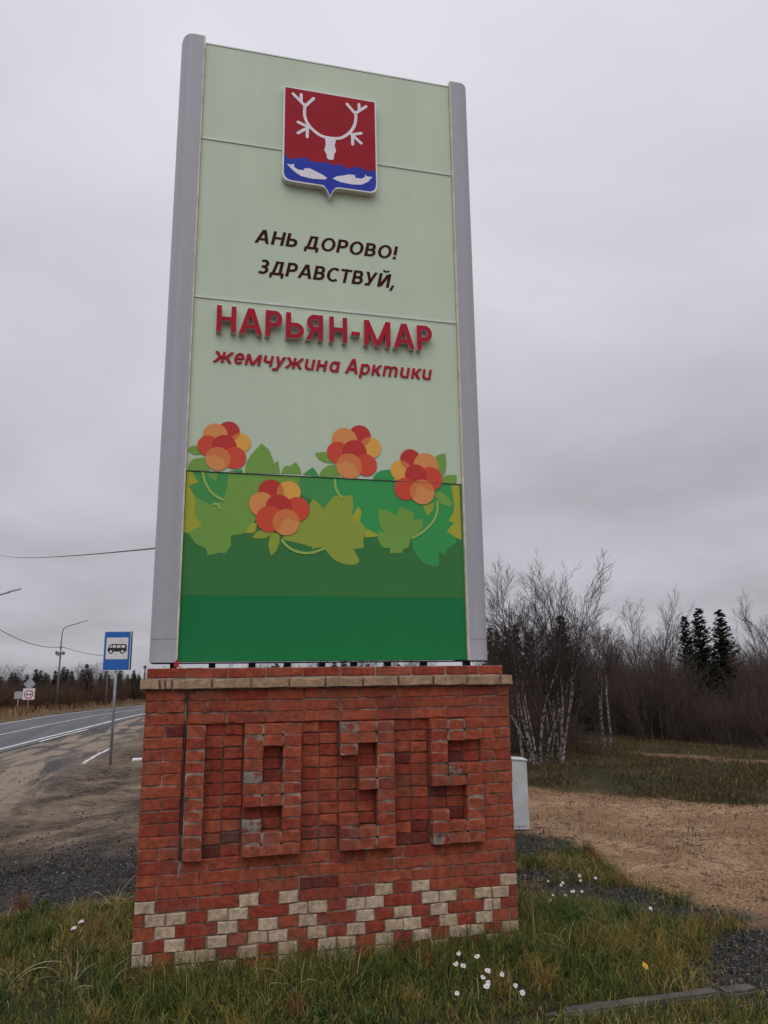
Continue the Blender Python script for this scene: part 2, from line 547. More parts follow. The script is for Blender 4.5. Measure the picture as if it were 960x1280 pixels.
def ground_mat():
    m, nt, b = new_mat('ground_cover')
    pos = geo_pos(nt)
    def attr(n):
        a = N(nt, 'ShaderNodeAttribute'); a.attribute_name = n
        s = N(nt, 'ShaderNodeSeparateColor'); nt.links.new(a.outputs['Color'], s.inputs[0])
        return s.outputs
    A_, B_ = attr('cover_a'), attr('cover_b')
    fine = noise(nt, 34, 6, .7, pos)
    mid = noise(nt, 5.5, 6, .68, pos, .4)
    big = noise(nt, .9, 5, .6, pos, .5)
    grit = noise(nt, 120, 3, .7, pos)
    # sand, trampled, with red-brown lichen and dry litter
    sand = ramp(nt, mth(nt, 'ADD', mth(nt, 'MULTIPLY', fine, .45), mth(nt, 'MULTIPLY', mid, .55)),
                [(.41, (.085, .045, .025)), (.465, (.215, .125, .070)), (.545, (.44, .295, .18))])
    litter = ramp(nt, mth(nt, 'ADD', mth(nt, 'MULTIPLY', mid, .55), mth(nt, 'MULTIPLY', big, .45)), [(.46, 0), (.53, 1)])
    sand = mixc(nt, mth(nt, 'MULTIPLY', litter, .78), sand, ramp(nt, fine, [(.42, (.075, .038, .018)), (.56, (.270, .150, .072))]))
    # the verge on the road side is greyer
    sx = N(nt, 'ShaderNodeSeparateXYZ'); nt.links.new(pos, sx.inputs[0])
    side = mth(nt, 'MULTIPLY', mth(nt, 'SUBTRACT', 1.8, sx.outputs[0]), .5, clamp=True)
    wide = noise(nt, .55, 6, .62, pos, .8)
    grey = ramp(nt, mth(nt, 'ADD', mth(nt, 'ADD', mth(nt, 'MULTIPLY', fine, .15), mth(nt, 'MULTIPLY', mid, .35)), mth(nt, 'MULTIPLY', wide, .5)), [(.42, (.042, .030, .021)), (.50, (.115, .083, .058)), (.60, (.25, .185, .128))])
    c = mixc(nt, side, sand, grey)
    def over(c, mask, col, soft=.32):
        """cover with a ragged edge"""
        e = mth(nt, 'ADD', mask, mth(nt, 'MULTIPLY', mth(nt, 'SUBTRACT', mth(nt, 'ADD', mth(nt, 'MULTIPLY', mid, .5), mth(nt, 'MULTIPLY', fine, .5)), .5), 2.0))
        f = mth(nt, 'DIVIDE', mth(nt, 'SUBTRACT', e, .5 - soft / 2), soft, clamp=True)
        return mixc(nt, f, c, col)
    # sand blown over worn asphalt, in drifts along the road
    mp = N(nt, 'ShaderNodeMapping')
    mp.inputs['Rotation'].default_value = (0, 0, R(4))
    mp.inputs['Scale'].default_value = (1.5, .22, 1)
    nt.links.new(pos, mp.inputs[0])
    drift = noise(nt, 1.0, 5, .6, mp.outputs[0], .5)
    aspc = ramp(nt, drift, [(.40, (.075, .070, .072)), (.48, (.13, .112, .098)), (.56, (.275, .215, .16))])
    aspc = mixc(nt, 1, aspc, ramp(nt, fine, [(.3, .82), (.7, 1.15)]), 'MULTIPLY')
    c = over(c, B_[1], aspc, .5)
    c = over(c, B_[0], ramp(nt, fine, [(.32, (.022, .015, .010)), (.66, (.075, .05, .03))]))
    heath = ramp(nt, mth(nt, 'ADD', mth(nt, 'MULTIPLY', fine, .5), mth(nt, 'MULTIPLY', big, .5)), [(.36, (.020, .018, .008)), (.50, (.045, .038, .014)), (.66, (.095, .066, .028))])
    c = over(c, A_[2], heath)
    c = over(c, B_[2], ramp(nt, mid, [(.35, (.05, .032, .018)), (.65, (.20, .125, .062))]))
    soil = ramp(nt, fine, [(.35, (.018, .015, .008)), (.65, (.050, .038, .020))])
    c = over(c, A_[0], soil)
    vor = N(nt, 'ShaderNodeTexVoronoi'); vor.inputs['Scale'].default_value = 70
    nt.links.new(pos, vor.inputs['Vector'])
    stones = ramp(nt, N_rgb(nt, vor.outputs['Color']), [(.2, (.010, .010, .011)), (.6, (.024, .023, .023)), (.88, (.050, .046, .044)), (1, (.20, .19, .18))])
    c = over(c, A_[1], mixc(nt, ramp(nt, mid, [(.50, 0), (.62, .6)]), stones, (.060, .045, .034)), .7)
    nt.links.new(c, b.inputs['Base Color'])
    b.inputs['Roughness'].default_value = .95
    b.inputs['Specular IOR Level'].default_value = .2
    h = mth(nt, 'ADD', mth(nt, 'ADD', mth(nt, 'MULTIPLY', fine, .5), mth(nt, 'MULTIPLY', mid, 1.0)), mth(nt, 'MULTIPLY', grit, .22))
    bump(nt, b, h, .6, .03)
    return m
def N_rgb(nt, col):
    s = N(nt, 'ShaderNodeSeparateColor'); nt.links.new(col, s.inputs[0])
    return s.outputs[0]
ground = build_ground()

# ---------------------------------------------------------------- road
def asphalt_mat():
    m, nt, b = new_mat('asphalt')
    pos = geo_pos(nt)
    mp = N(nt, 'ShaderNodeMapping')
    mp.inputs['Rotation'].default_value = (0, 0, R(3))
    mp.inputs['Scale'].default_value = (1.3, .09, 1)
    nt.links.new(pos, mp.inputs[0])
    tr = noise(nt, 1.0, 4, .55, mp.outputs[0])
    c = ramp(nt, tr, [(.35, (.055, .055, .061)), (.55, (.080, .080, .088)), (.7, (.115, .110, .110))])
    c = mixc(nt, 1, c, ramp(nt, noise(nt, 60, 4, .7, pos), [(.3, .8), (.7, 1.2)]), 'MULTIPLY')
    nt.links.new(c, b.inputs['Base Color'])
    b.inputs['Roughness'].default_value = .62
    bump(nt, b, noise(nt, 90, 3, .6, pos), .4, .01)
    return m
def strip(name, o0, o1, lift, mat, i0=0, i1=None, dash=None):
    a = PATH[i0:i1]; n = PNORM[i0:i1]
    V, F = [], []
    for k in range(len(a)):
        for j in range(5):
            q = a[k] + n[k] * (o0 + (o1 - o0) * j / 4)
            crown = .0
            V.append((q[0], q[1], float(height(q[0], q[1])) + lift + crown))
    for k in range(len(a) - 1):
        if dash and (k % dash[1]) >= dash[0]:
            continue
        for j in range(4):
            F.append((k * 5 + j, (k + 1) * 5 + j, (k + 1) * 5 + j + 1, k * 5 + j + 1)[::-1])
    me = mesh_np(name, V, np.array(F), [mat], smooth=True)
    return link(name, me)
tag(strip('road', -.55, 6.9, .0, asphalt_mat()), 'grey asphalt road running away past the bus stop', kind='structure')
tag(strip('road_marking', .0, .22, .006, M['road_paint']), 'solid white line along the near edge of the road', kind='structure')
tag(strip('road_marking', 3.15, 3.27, .006, M['road_paint'], ), 'thin white line along the middle of the road', kind='structure')
tag(strip('road_marking', 6.45, 6.6, .006, M['road_paint']), 'white line along the far edge of the road', kind='structure')
tag(strip('road_marking', -.50, -.34, .006, M['road_paint'], 60, 76), 'short white line beside the bus bay', kind='structure')

# ================================================================ brick pedestal
U, CH, Z0 = .13, .0763, 1.76          # header module, course height, underside of the cream cap course
PW, PD = 2.585, .80                    # pedestal width and depth
rng = random.Random(7)
pedestal = thing('brick_pedestal', 'red brick pedestal with raised numerals 1935 and cream checkered base', 'pedestal', (0, 0, 0))

def brick_mesh(w, h, d, seed, chip=1.0):
    """a brick lying with its face to -y, face centre at the origin; worn outline, chamfered face"""
    r = random.Random(seed)
    hw, hh = w / 2, h / 2
    pts = []
    def side(p, q, n):
        for i in range(n):
            t = i / n
            pts.append([p[0] + (q[0] - p[0]) * t, p[1] + (q[1] - p[1]) * t])
    k = 3 if w > .18 else 2
    side((-hw, -hh), (hw, -hh), k); side((hw, -hh), (hw, hh), 1); side((hw, hh), (-hw, hh), k); side((-hw, hh), (-hw, -hh), 1)
    n = len(pts)
    outer, inner = [], []
    for x, z in pts:
        j = lambda a: r.uniform(-a, a) * chip
        ox, oz = x + j(.0032), z + j(.0030)
        outer.append((ox, oz))
        e = .0028 + (r.random() ** 5) * .020 * chip
        sx = -1 if x > hw * .9 else (1 if x < -hw * .9 else 0)
        sz = -1 if z > 0 else 1
        inner.append((ox + sx * e, oz + sz * e * .8))
    V = [(x, j_, z) for (x, z), j_ in zip(inner, [r.uniform(-.0015, .0015) for _ in inner])] + [(x, .006, z) for x, z in outer] + [(x, d, z) for x, z in outer]
    F = [tuple(range(n))]
    for i in range(n):
        a = (i + 1) % n
        F.append((i, i + n, a + n, a))
        F.append((i + n, i + 2 * n, a + 2 * n, a + n))
    return V, F
BRICKS = {}
def brick_data(units, h, d, mat):
    key = (round(units, 2), h, d)
    v = rng.randrange(7)
    k2 = key + (v, mat)
    if k2 not in BRICKS:
        V, F = brick_mesh(units * U - .0065, h, d, hash((round(units * 100), v)) & 0xffff, 1.0)
        BRICKS[k2] = mesh_np('brick', V, F, [M[mat]])
    return BRICKS[k2]
def lay(x0, units, course, mat='brick', y=0.0, depth=.115, parent=None, name='brick', h=None, zoff=0.0, jit=.0025, x_is_m=False):
    """one brick: left edge at x0 (in header modules), course counted down from the cream cap"""
    h = h or CH - .0070
    xm = (x0 if x_is_m else x0 * U) + units * U / 2
    zc = Z0 - (course + .5) * CH + zoff
    o = link(name, brick_data(units, round(h, 4), depth, mat), parent or pedestal)
    o.location = (xm + rng.uniform(-.0015, .0015), y + rng.uniform(-jit, jit), zc + rng.uniform(-.0013, .0013))
    o.rotation_euler = (rng.uniform(-.012, .012), rng.uniform(-.008, .008), rng.uniform(-.012, .012))
    return o
def redmat():
    return rng.choices(['brick', 'brick_deep', 'brick_dark'], [.86, .12, .02])[0]

RW = PW / U                             # width in modules (19.88)
def run_course(course, first, start=0.0, end=None, pattern=None):
    x = start
    end = RW if end is None else end
    if first:
        lay(x, first, course, redmat()); x += first
    i = 0
    while x < end - .05:
        w = 2.0
        if pattern and rng.random() < pattern:
            w = 1.0
        w = min(w, end - x)
        if end - x - w < .3:
            w = end - x
        lay(x, round(w, 2), course, redmat()); x += w
        i += 1
# three plain courses, a vertical expansion joint after two modules
for c_, f_ in ((0, 0), (1, 1), (2, 0)):
    lay(0, 2, c_, redmat()) if c_ != 1 else (lay(0, 1, 1, redmat()), lay(1, 1, 1, redmat()))
    run_course(c_, [0, 1.0, 0][c_], 2.12, pattern=.12)
# strips left and right of the numeral field
for r_ in range(3, 14):
    if r_ % 2 == 0:
        lay(0, 2, r_, redmat())
    else:
        a = rng.choice([.95, 1.0, 1.05])
        lay(0, a, r_, redmat()); lay(a, round(2 - a, 2), r_, rng.choice(['brick', 'brick_dark', 'brick_deep']))
    w = RW - 18
    if r_ % 2:
        lay(18.0, round(w, 2), r_, redmat())
    else:
        lay(18.0, .9, r_, redmat()); lay(18.9, round(w - .9, 2), r_, redmat())
DIG = {'1': ['1'] * 11,
       '9': ['111', '111', '101', '101', '101', '111', '111', '001', '101', '111', '111'],
       '3': ['111', '111', '101', '001', '011', '011', '001', '001', '101', '111', '111'],
       '5': ['111', '111', '100', '100', '111', '111', '001', '001', '101', '111', '111']}
PATCH = {('9', 4, 0), ('9', 8, 0), ('3', 0, 0), ('5', 4, 1)}
taken = set()
for ch, c0 in (('1', 2.1), ('9', 5), ('3', 10), ('5', 15)):
    num = bpy.data.objects.new('numeral', None)
    C.objects.link(num)
    num.parent = pedestal
    num['label'] = 'raised brick numeral ' + ch
    for r_, row in enumerate(DIG[ch]):
        for k, b_ in enumerate(row):
            if b_ == '1':
                mat = 'patched' if (ch, r_, k) in PATCH else rng.choices(['brick', 'brick_deep'], [.88, .12])[0]
                lay(c0 + k, 1.0, 3 + r_, mat, y=-.060, depth=.12, parent=num, jit=.003)
                taken.add((int(c0) + k, r_))
    mb = MB()                             # mortar that binds the numeral's bricks
    for r_, row in enumerate(DIG[ch]):
        for k, b_ in enumerate(row):
            if b_ == '1':
                z1_ = Z0 - (3 + r_) * CH
                below = r_ < 10 and DIG[ch][r_ + 1][k] == '1'
                right = k + 1 < len(row) and row[k + 1] == '1'
                mb.box((c0 + k) * U + .006, (c0 + k + 1) * U - .006, -.0565 + .0003 * k, .05, z1_ - CH + .006, z1_ - .006)
                if below: mb.box((c0 + k) * U + .008, (c0 + k + 1) * U - .008, -.0555 + .0003 * k, .05, z1_ - CH - .0062, z1_ - CH + .0062)
                if right: mb.box((c0 + k + 1) * U - .0062, (c0 + k + 1) * U + .0062, -.0550, .05, z1_ - CH + .008, z1_ - .008)
    wpart('numeral_mortar', mb.mesh('numeral_mortar', [M['mortar']]), num)['kind'] = 'stuff'
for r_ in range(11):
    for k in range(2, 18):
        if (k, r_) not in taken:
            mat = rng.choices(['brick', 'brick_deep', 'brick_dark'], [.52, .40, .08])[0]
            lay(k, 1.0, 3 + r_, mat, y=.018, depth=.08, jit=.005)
# plain courses under the numerals
lay(0, 2, 14, redmat()); run_course(14, 1.4, 2.12)
lay(0, 1, 15, redmat()); lay(1, 2, 15, redmat()); run_course(15, 0, 3.0)
lay(0, 1, 16, redmat()); run_course(16, 1.0, 1.0, pattern=.1)
# cream and red checker, read brick by brick from the wall
ROWS = ['C1 R2 R2 C1 R1 C1 R1 R2 R1 C1 R1 C1 R2 R2 C1',
        'R.5 C1 C1 R1 C1 C1 R2 C1 C1 R1 C1 C1 R2 C1 C1 R1 C1 C1 R.5',
        'R1 C1 R2 C1 R1 C1 R1 C1 R2 C1 R1 C1 R1 C1 R2 C.5 C.5 R1',
        'C.5 R1 C1 R1 C1 R1 C1 C1 R1 C1 R1 C1 R1 C1 C1 R1 C1 R1 C1 R1 R.5',
        'C1 R1 C1 C1 R1 C1 R1 C1 R1 C1 C1 R1 C1 R1 C1 R1 C1 C1 R1 C1',
        'R2 C1 R1 C1 R2 C1 R1 C1 C1 R1 C1 R2 C1 R2 C1 R1',
        'C1 R2 C1 R1 R2 C1 R2 C1 R1 C1 R2 R2 C1 R1']
for i, row in enumerate(ROWS):
    x = 0.0
    k = RW / 20.0
    for tok in row.split():
        w = float(tok[1:]) * k
        if tok[0] == 'C':
            lay(x, round(w, 2), 17 + i, 'cream', y=-.004)
        else:
            lay(x, round(w, 2), 17 + i, rng.choices(['brick_deep', 'brick'], [.75, .25])[0])
        x += w
# cream cap course (oversailing) and the red course on top of it
x = -.035
for w in [1.0, .26, .34, 2, 2, 2, 1.95, 2.03, 2, 2, 2, 1.95]:
    lay(x, round(w - .05, 2), -1, 'cream_cap', y=-.045, depth=.13, x_is_m=True, h=.064, zoff=.001)
    x += w * U
lay(x, round((2.600 - x) / U, 2), -1, 'cream_cap', y=-.045, depth=.13, x_is_m=True, h=.066, zoff=.001)
x = .0
for w in [2, 2.1, 2, 2, 2, 2, 2.05, 2, 2]:
    lay(x, w, -2, rng.choice(['brick', 'brick_deep']), y=.02, depth=.12, x_is_m=True, h=.060, zoff=-.004)
    x += w * U
lay(x, round((2.555 - x) / U, 2), -2, 'brick', y=.02, depth=.12, x_is_m=True, h=.060, zoff=-.004)

# mortar behind the faces (deeper behind the numeral field)
mb = MB()
zt, zb = Z0, -.12
f0, f1 = Z0 - 3 * CH, Z0 - 14 * CH
mb.box(.006, PW - .006, .10, PD - .010, zb, zt + .135)
mb.box(.006, PW - .006, .008, .10, f0 + .004, zt + .002)
mb.box(.006, PW - .006, .008, .10, zb, f1 - .004)
mb.box(.006, 2 * U - .004, .009, .10, f1 - .004, f0 + .004)
mb.box(18 * U + .004, PW - .006, .009, .10, f1 - .004, f0 + .004)
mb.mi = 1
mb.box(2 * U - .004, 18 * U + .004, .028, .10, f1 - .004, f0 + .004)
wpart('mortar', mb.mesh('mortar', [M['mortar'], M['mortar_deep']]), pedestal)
mb = MB()
mb.mi = 1
mb.box(-.018, 2.588, -.018, PD + .03, Z0 + .004, Z0 + .070)
mb.mi = 0
mb.box(.008, 2.548, .030, PD - .03, Z0 + .070, Z0 + .1385)
mb.box(.012, 2.545, .034, PD - .034, Z0 + .1385, Z0 + .1425)
capo = wpart('mortar_cap', mb.mesh('mortar_cap', [M['capstone'], M['mortar']]), pedestal)
# bricks of the ends and the back
mb = MB()
r2 = random.Random(3)
for c_ in range(0, 24):
    za = Z0 - (c_ + 1) * CH + .005; zc_ = Z0 - c_ * CH - .005
    y = .125 if c_ % 2 else .19
    while y < PD - .01:
        y2 = min(y + .25, PD)
        j = r2.uniform(-.002, .002)
        if y2 - y > .03:
            mb.box(-.0 + j, .1, y, y2, za, zc_); mb.box(PW - .1, PW + j, y, y2, za, zc_)
        y = y2 + .01
    x = .0 if c_ % 2 else -.125
    while x < PW - .02:
        x2 = min(x + .25, PW)
        if x2 > .05:
            mb.box(max(x, 0) + .002, x2 - .002, PD - .1, PD + .004 + r2.uniform(-.002, .002), za, zc_)
        x = x2 + .01
o = wpart('brick_mass', mb.mesh('brick_mass', [M['brick']]), pedestal); o['kind'] = 'stuff'
mb = MB()
for s in (0, 1):
    y = .09
    while y < PD + .03:
        y2 = min(y + .25, PD + .045)
        if s == 0: mb.box(-.036, .1, y, y2, Z0 + .005, Z0 + .0715)
        else: mb.box(PW - .1, 2.598, y, y2, Z0 + .005, Z0 + .0715)
        y = y2 + .01
x = .07
while x < PW - .1:
    mb.box(x, min(x + .25, PW - .11), PD - .05, PD + .044, Z0 + .005, Z0 + .0716); x += .26
o = wpart('cap_brick_mass', mb.mesh('cap_brick_mass', [M['cream_cap']]), pedestal); o['kind'] = 'stuff'
# conduit in the vertical joint, a rod left on the ledge
mb = MB()
pts = [(2.06 * U + .004 * math.sin(k * 1.7), -.003 + .004 * math.sin(k * 2.3), Z0 - .01 - k * .15) for k in range(8)]
mb.tube(pts, .0065, 6)
wpart('conduit', mb.mesh('conduit', [M['rust']]), pedestal)
mb = MB()
mb.tube([(-.012, .02, Z0 + .07), (-.010, .02, Z0 + .12), (-.012, .021, Z0 + .165)], .0045, 5)
mb.tube([(-.024, .02, Z0 + .150), (-.001, .02, Z0 + .152)], .006, 5)
wpart('anchor_rod', mb.mesh('anchor_rod', [M['rust']]), pedestal)
for (x_, z_, w_, h_) in [(2.05 * U, 1.60, .012, .09), (2.05 * U, .78, .014, .13), (2.02 * U, .62, .016, .06), (2.6 * U, 1.735, .02, .04)]:   # mortar smeared beside the joint
    mb = MB()
    mb.box(x_ - w_ / 2, x_ + w_ / 2, -.0035, .02, z_ - h_ / 2, z_ + h_ / 2)
    wpart('mortar_smear', mb.mesh('mortar_smear', [M['mortar']]), pedestal)

# ================================================================ welcome sign (pylon standing on the pedestal)
SX0, SX1, SZ0, SZ1, SY = .192, 2.352, 1.947, 7.09, .25
pylon = thing('welcome_sign', 'tall two-sided town welcome sign with cloudberries and grey rounded side posts', 'sign', (1.27, .4, 1.905))
# rounded side posts
def post_profile(xin, xout, n=40):
    """half-ellipse nose: front lip, rounded outside, back lip"""
    yc, ry = .40, .178
    pts = [(xin, yc - ry)]
    flat = .42
    xs = xin + (xout - xin) * flat
    for k in range(n + 1):
        a = -math.pi / 2 + math.pi * k / n
        pts.append((xs + (xout - xs) * math.cos(a) ** .8 if math.cos(a) > 1e-6 else xs, yc + ry * math.sin(a)))
    pts.append((xin, yc + ry))
    return pts
for xin, xout, ztop in ((.178, -.010, 7.145), (2.366, 2.556, 7.135)):
    mb = MB()
    mb.prism_xy(post_profile(xin, xout), 1.944, ztop)
    me = mb.mesh('side_post', [M['alu']])
    o = wpart('side_post', me, pylon)
    mb = MB()                            # joint near the foot of the post
    prof = [((x - xin) * 1.006 + xin, (y - .4) * 1.006 + .4) for x, y in post_profile(xin, xout)]
    mb.prism_xy(prof, 2.105, 2.108)
    wpart('post_joint', mb.mesh('post_joint', [M['galv_dark']]), pylon)
    a, b_ = (xin, SX0 - .002) if xout < xin else (SX1 + .002, xin)
    mb = MB()
    mb.box(a, b_, .222, .30, 1.946, ztop - .004)
    mb.box(a, b_, .50, .58, 1.946, ztop - .004)
    wpart('edge_trim', mb.mesh('edge_trim', [M['trim']]), pylon)
# core and feet
mb = MB()
mb.box(.185, 2.359, .275, .525, 1.952, 7.07)
wpart('frame', mb.mesh('frame', [M['steel_black']]), pylon)
mb = MB()
mb.box(.01, 2.54, .262, .538, 1.936, 1.9435)
wpart('base_rail', mb.mesh('base_rail', [M['steel_black']]), pylon)
for x_ in (.16, .432, .721, .982, 1.242, 1.489, 1.754, 2.044, 2.40):
    mb = MB()
    mb.box(x_ - .024, x_ + .024, .37, .43, Z0 + .12, 1.937)
    wpart('foot', mb.mesh('foot', [M['steel_black']]), pylon)
# facing panels, front and back
SEAMS = [7.09, 6.18, 4.760, 3.347, 1.947]
panels = []
for i in range(4):
    mb = MB()
    mb.box(SX0, SX1, SY, SY + .022, SEAMS[i + 1] + .003, SEAMS[i] - .003)
    panels.append(wpart('panel', mb.mesh('panel', [M['deep_green'] if i == 3 else M['pale_green']]), pylon))
    mb = MB()
    mb.box(SX0, SX1, .55 - .022, .55, SEAMS[i + 1] + .003, SEAMS[i] - .003)
    wpart('panel', mb.mesh('panel', [M['deep_green'] if i == 3 else M['pale_green']]), pylon)
for z_ in SEAMS[1:3]:
    mb = MB()
    mb.box(SX0 + .001, SX1 - .001, SY - .008, SY + .02, z_ - .0068, z_ + .0068)
    wpart('joint_strip', mb.mesh('joint_strip', [M['seam']]), pylon)
mb = MB()
mb.box(SX0 + .001, SX1 - .001, SY - .0086, SY + .02, SEAMS[3] - .0014, SEAMS[3] + .0014)
wpart('joint_strip', mb.mesh('joint_strip', [M['galv_dark']]), pylon)
mb = MB()
mb.box(SX0, SX1, SY - .004, SY + .03, SZ1 + .0005, SZ1 + .012)
wpart('top_rail', mb.mesh('top_rail', [M['seam']]), pylon)

# printed berries and leaves, as flat sheets of print on the lowest two panels
LEAVES = [
    ('mid', [(0.203,3.339),(0.616,3.338),(1.061,3.349),(1.062,3.261),(0.776,3.075),(0.696,2.974),(0.628,2.882),(0.53,2.866),(0.538,2.789),(0.494,2.729),(0.448,2.739),(0.415,2.724),(0.37,2.714),(0.356,2.77),(0.288,2.788),(0.226,2.874),(0.2,2.873)]),
    ('yellow', [(0.197,3.346),(0.231,3.34),(0.245,3.295),(0.286,3.26),(0.225,3.233),(0.262,3.15),(0.266,3.006),(0.322,2.925),(0.261,2.905),(0.234,2.88),(0.192,2.883)]),
    ('teal', [(0.241,3.338),(0.5,3.342),(0.495,3.258),(0.475,3.147),(0.419,3.101),(0.361,3.1),(0.26,3.15),(0.215,3.232),(0.286,3.263)]),
    ('mid', [(0.324,3.335),(0.422,3.338),(0.407,3.276),(0.371,3.301)]),
    ('bright', [(1.212,3.341),(2.338,3.346),(2.334,3.029),(2.289,2.919),(2.301,2.865),(2.202,2.809),(2.211,2.762),(2.139,2.78),(2.15,2.681),(2.108,2.667),(2.006,2.697),(1.934,2.801),(1.929,2.887),(1.766,2.875),(1.646,2.895),(1.553,2.892),(1.462,3.05),(1.213,3.093)]),
    ('teal', [(1.043,3.348),(1.259,3.347),(1.29,3.31),(1.291,3.146),(1.223,3.093),(1.161,3.159),(1.063,3.186),(1.025,3.259)]),
    ('yellow', [(2.266,3.331),(2.336,3.343),(2.34,2.89),(2.302,2.899),(2.217,2.954),(2.281,3.027),(2.236,3.039),(2.293,3.137)]),
    ('olive', [(0.934,2.895),(1.041,2.987),(1.115,3.089),(1.118,3.139),(1.151,3.171),(1.223,3.093),(1.26,3.132),(1.297,3.196),(1.359,3.214),(1.422,3.202),(1.431,3.026),(1.372,2.776),(1.261,2.808),(1.176,2.787),(1.067,2.817),(0.911,2.848)]),
    ('olive', [(1.135,3.168),(1.187,3.141),(1.229,3.091),(1.258,3.154),(1.337,3.19),(1.449,3.217),(1.462,3.123),(1.442,3.062),(1.508,3.018),(1.567,2.935),(1.533,2.862),(1.542,2.803),(1.458,2.788),(1.51,2.701),(1.476,2.668),(1.396,2.668),(1.318,2.697),(1.256,2.757),(1.228,2.807),(1.139,2.779)]),
    ('yellow', [(1.495,3.124),(1.525,3.092),(1.514,3.025),(1.462,2.997),(1.448,3.043)]),
    ('yellow', [(1.564,2.951),(1.662,2.906),(1.646,2.893),(1.551,2.884)]),
    ('yellow', [(0.63,2.888),(0.684,2.971),(0.722,2.966),(0.71,2.89)]),
    ('olive', [(0.685,2.851),(0.727,2.909),(0.786,2.917),(0.857,2.895),(0.781,2.849)]),
    ('olive', [(0.833,2.72),(0.806,2.797),(0.819,2.864),(0.853,2.901),(0.893,2.884),(0.894,2.824),(0.873,2.763)]),
    ('mid', [(1.659,3.111),(1.722,3.111),(1.8,3.06),(1.838,3.138),(1.878,3.12),(1.949,3.096),(1.948,3.039),(2.021,3.047),(2.024,2.991),(1.984,2.942),(1.918,2.887),(1.898,2.813),(1.853,2.799),(1.85,2.77),(1.749,2.762),(1.747,2.806),(1.685,2.807),(1.65,2.872),(1.657,2.938),(1.703,2.926),(1.667,2.991)]),
    ('mid', [(2.123,3.242),(2.159,3.282),(2.214,3.257),(2.272,3.188),(2.257,3.156),(2.177,3.173)]),
    ('olive', [(2.023,3.155),(2.121,3.184),(2.106,3.115),(2.056,3.07)]),
    ('mid', [(0.621,3.349),(0.623,3.407),(0.657,3.49),(0.741,3.593),(0.802,3.543),(0.84,3.438),(0.87,3.459),(0.887,3.359)]),
    ('mid', [(0.893,3.359),(0.914,3.414),(0.944,3.429),(0.956,3.417),(1.007,3.458),(1.042,3.405),(1.051,3.364)]),
    ('teal', [(1.061,3.36),(1.103,3.396),(1.14,3.424),(1.187,3.353)]),
    ('mid', [(0.195,3.51),(0.223,3.542),(0.281,3.543),(0.301,3.479),(0.249,3.469),(0.196,3.494)]),
    ('mid', [(0.201,3.351),(0.208,3.4),(0.239,3.441),(0.342,3.46),(0.363,3.355)]),
    ('teal', [(0.497,3.357),(0.6,3.38),(0.606,3.353)]),
    ('teal', [(1.133,3.423),(1.162,3.395),(1.188,3.351),(1.133,3.351)]),
    ('mid', [(1.155,3.537),(1.21,3.553),(1.27,3.547),(1.296,3.463),(1.224,3.468),(1.178,3.497)]),
    ('mid', [(1.185,3.351),(1.211,3.408),(1.263,3.448),(1.329,3.458),(1.35,3.351)]),
    ('bright', [(1.612,3.354),(1.634,3.393),(1.678,3.425),(1.753,3.44),(1.787,3.408),(1.786,3.349)]),
    ('mid', [(2.131,3.57),(2.189,3.593),(2.224,3.598),(2.23,3.508),(2.219,3.431),(2.176,3.38),(2.131,3.391)]),
    ('mid', [(2.186,3.35),(2.197,3.397),(2.241,3.422),(2.316,3.42),(2.311,3.347)]),
]
STEMS = [
    ('light', [(0.31,3.341),(0.332,3.262),(0.387,3.18),(0.47,3.129)]),
    ('light', [(0.396,3.102),(0.43,3.095),(0.443,3.061)]),
    ('light', [(0.905,2.846),(0.948,2.799),(1.008,2.764),(1.092,2.748),(1.164,2.761),(1.237,2.791)]),
    ('light', [(1.31,3.336),(1.319,3.269),(1.343,3.217),(1.37,3.185)]),
    ('light', [(2.143,3.199),(2.141,3.117),(2.103,3.027),(2.026,2.95),(1.929,2.887)]),
    ('light', [(1.139,2.751),(1.19,2.77),(1.235,2.788)]),
]
DROOP = [
    [('crimson',0.493,3.669,0.081),('amber',0.583,3.587,0.076),('orange',0.392,3.635,0.092),('red',0.345,3.547,0.082),('crimson',0.462,3.548,0.092),('red',0.541,3.465,0.087),('orange',0.418,3.449,0.092)] ,
    [('crimson',0.821,3.212,0.097),('amber',0.956,3.212,0.091),('orange',0.752,3.113,0.094),('red',1.022,3.085,0.095),('crimson',0.883,3.091,0.102),('red',0.813,3.001,0.101),('orange',0.939,2.981,0.102)] ,
    [('crimson',1.513,3.702,0.088),('amber',1.598,3.608,0.088),('orange',1.389,3.657,0.102),('red',1.336,3.553,0.089),('crimson',1.47,3.565,0.098),('red',1.561,3.464,0.089),('orange',1.425,3.447,0.103)] ,
    [('crimson',1.927,3.53,0.086),('amber',1.845,3.434,0.085),('orange',2.056,3.487,0.104),('red',2.094,3.38,0.098),('crimson',1.969,3.401,0.091),('red',1.881,3.285,0.091),('orange',2.02,3.266,0.102)] ,
]

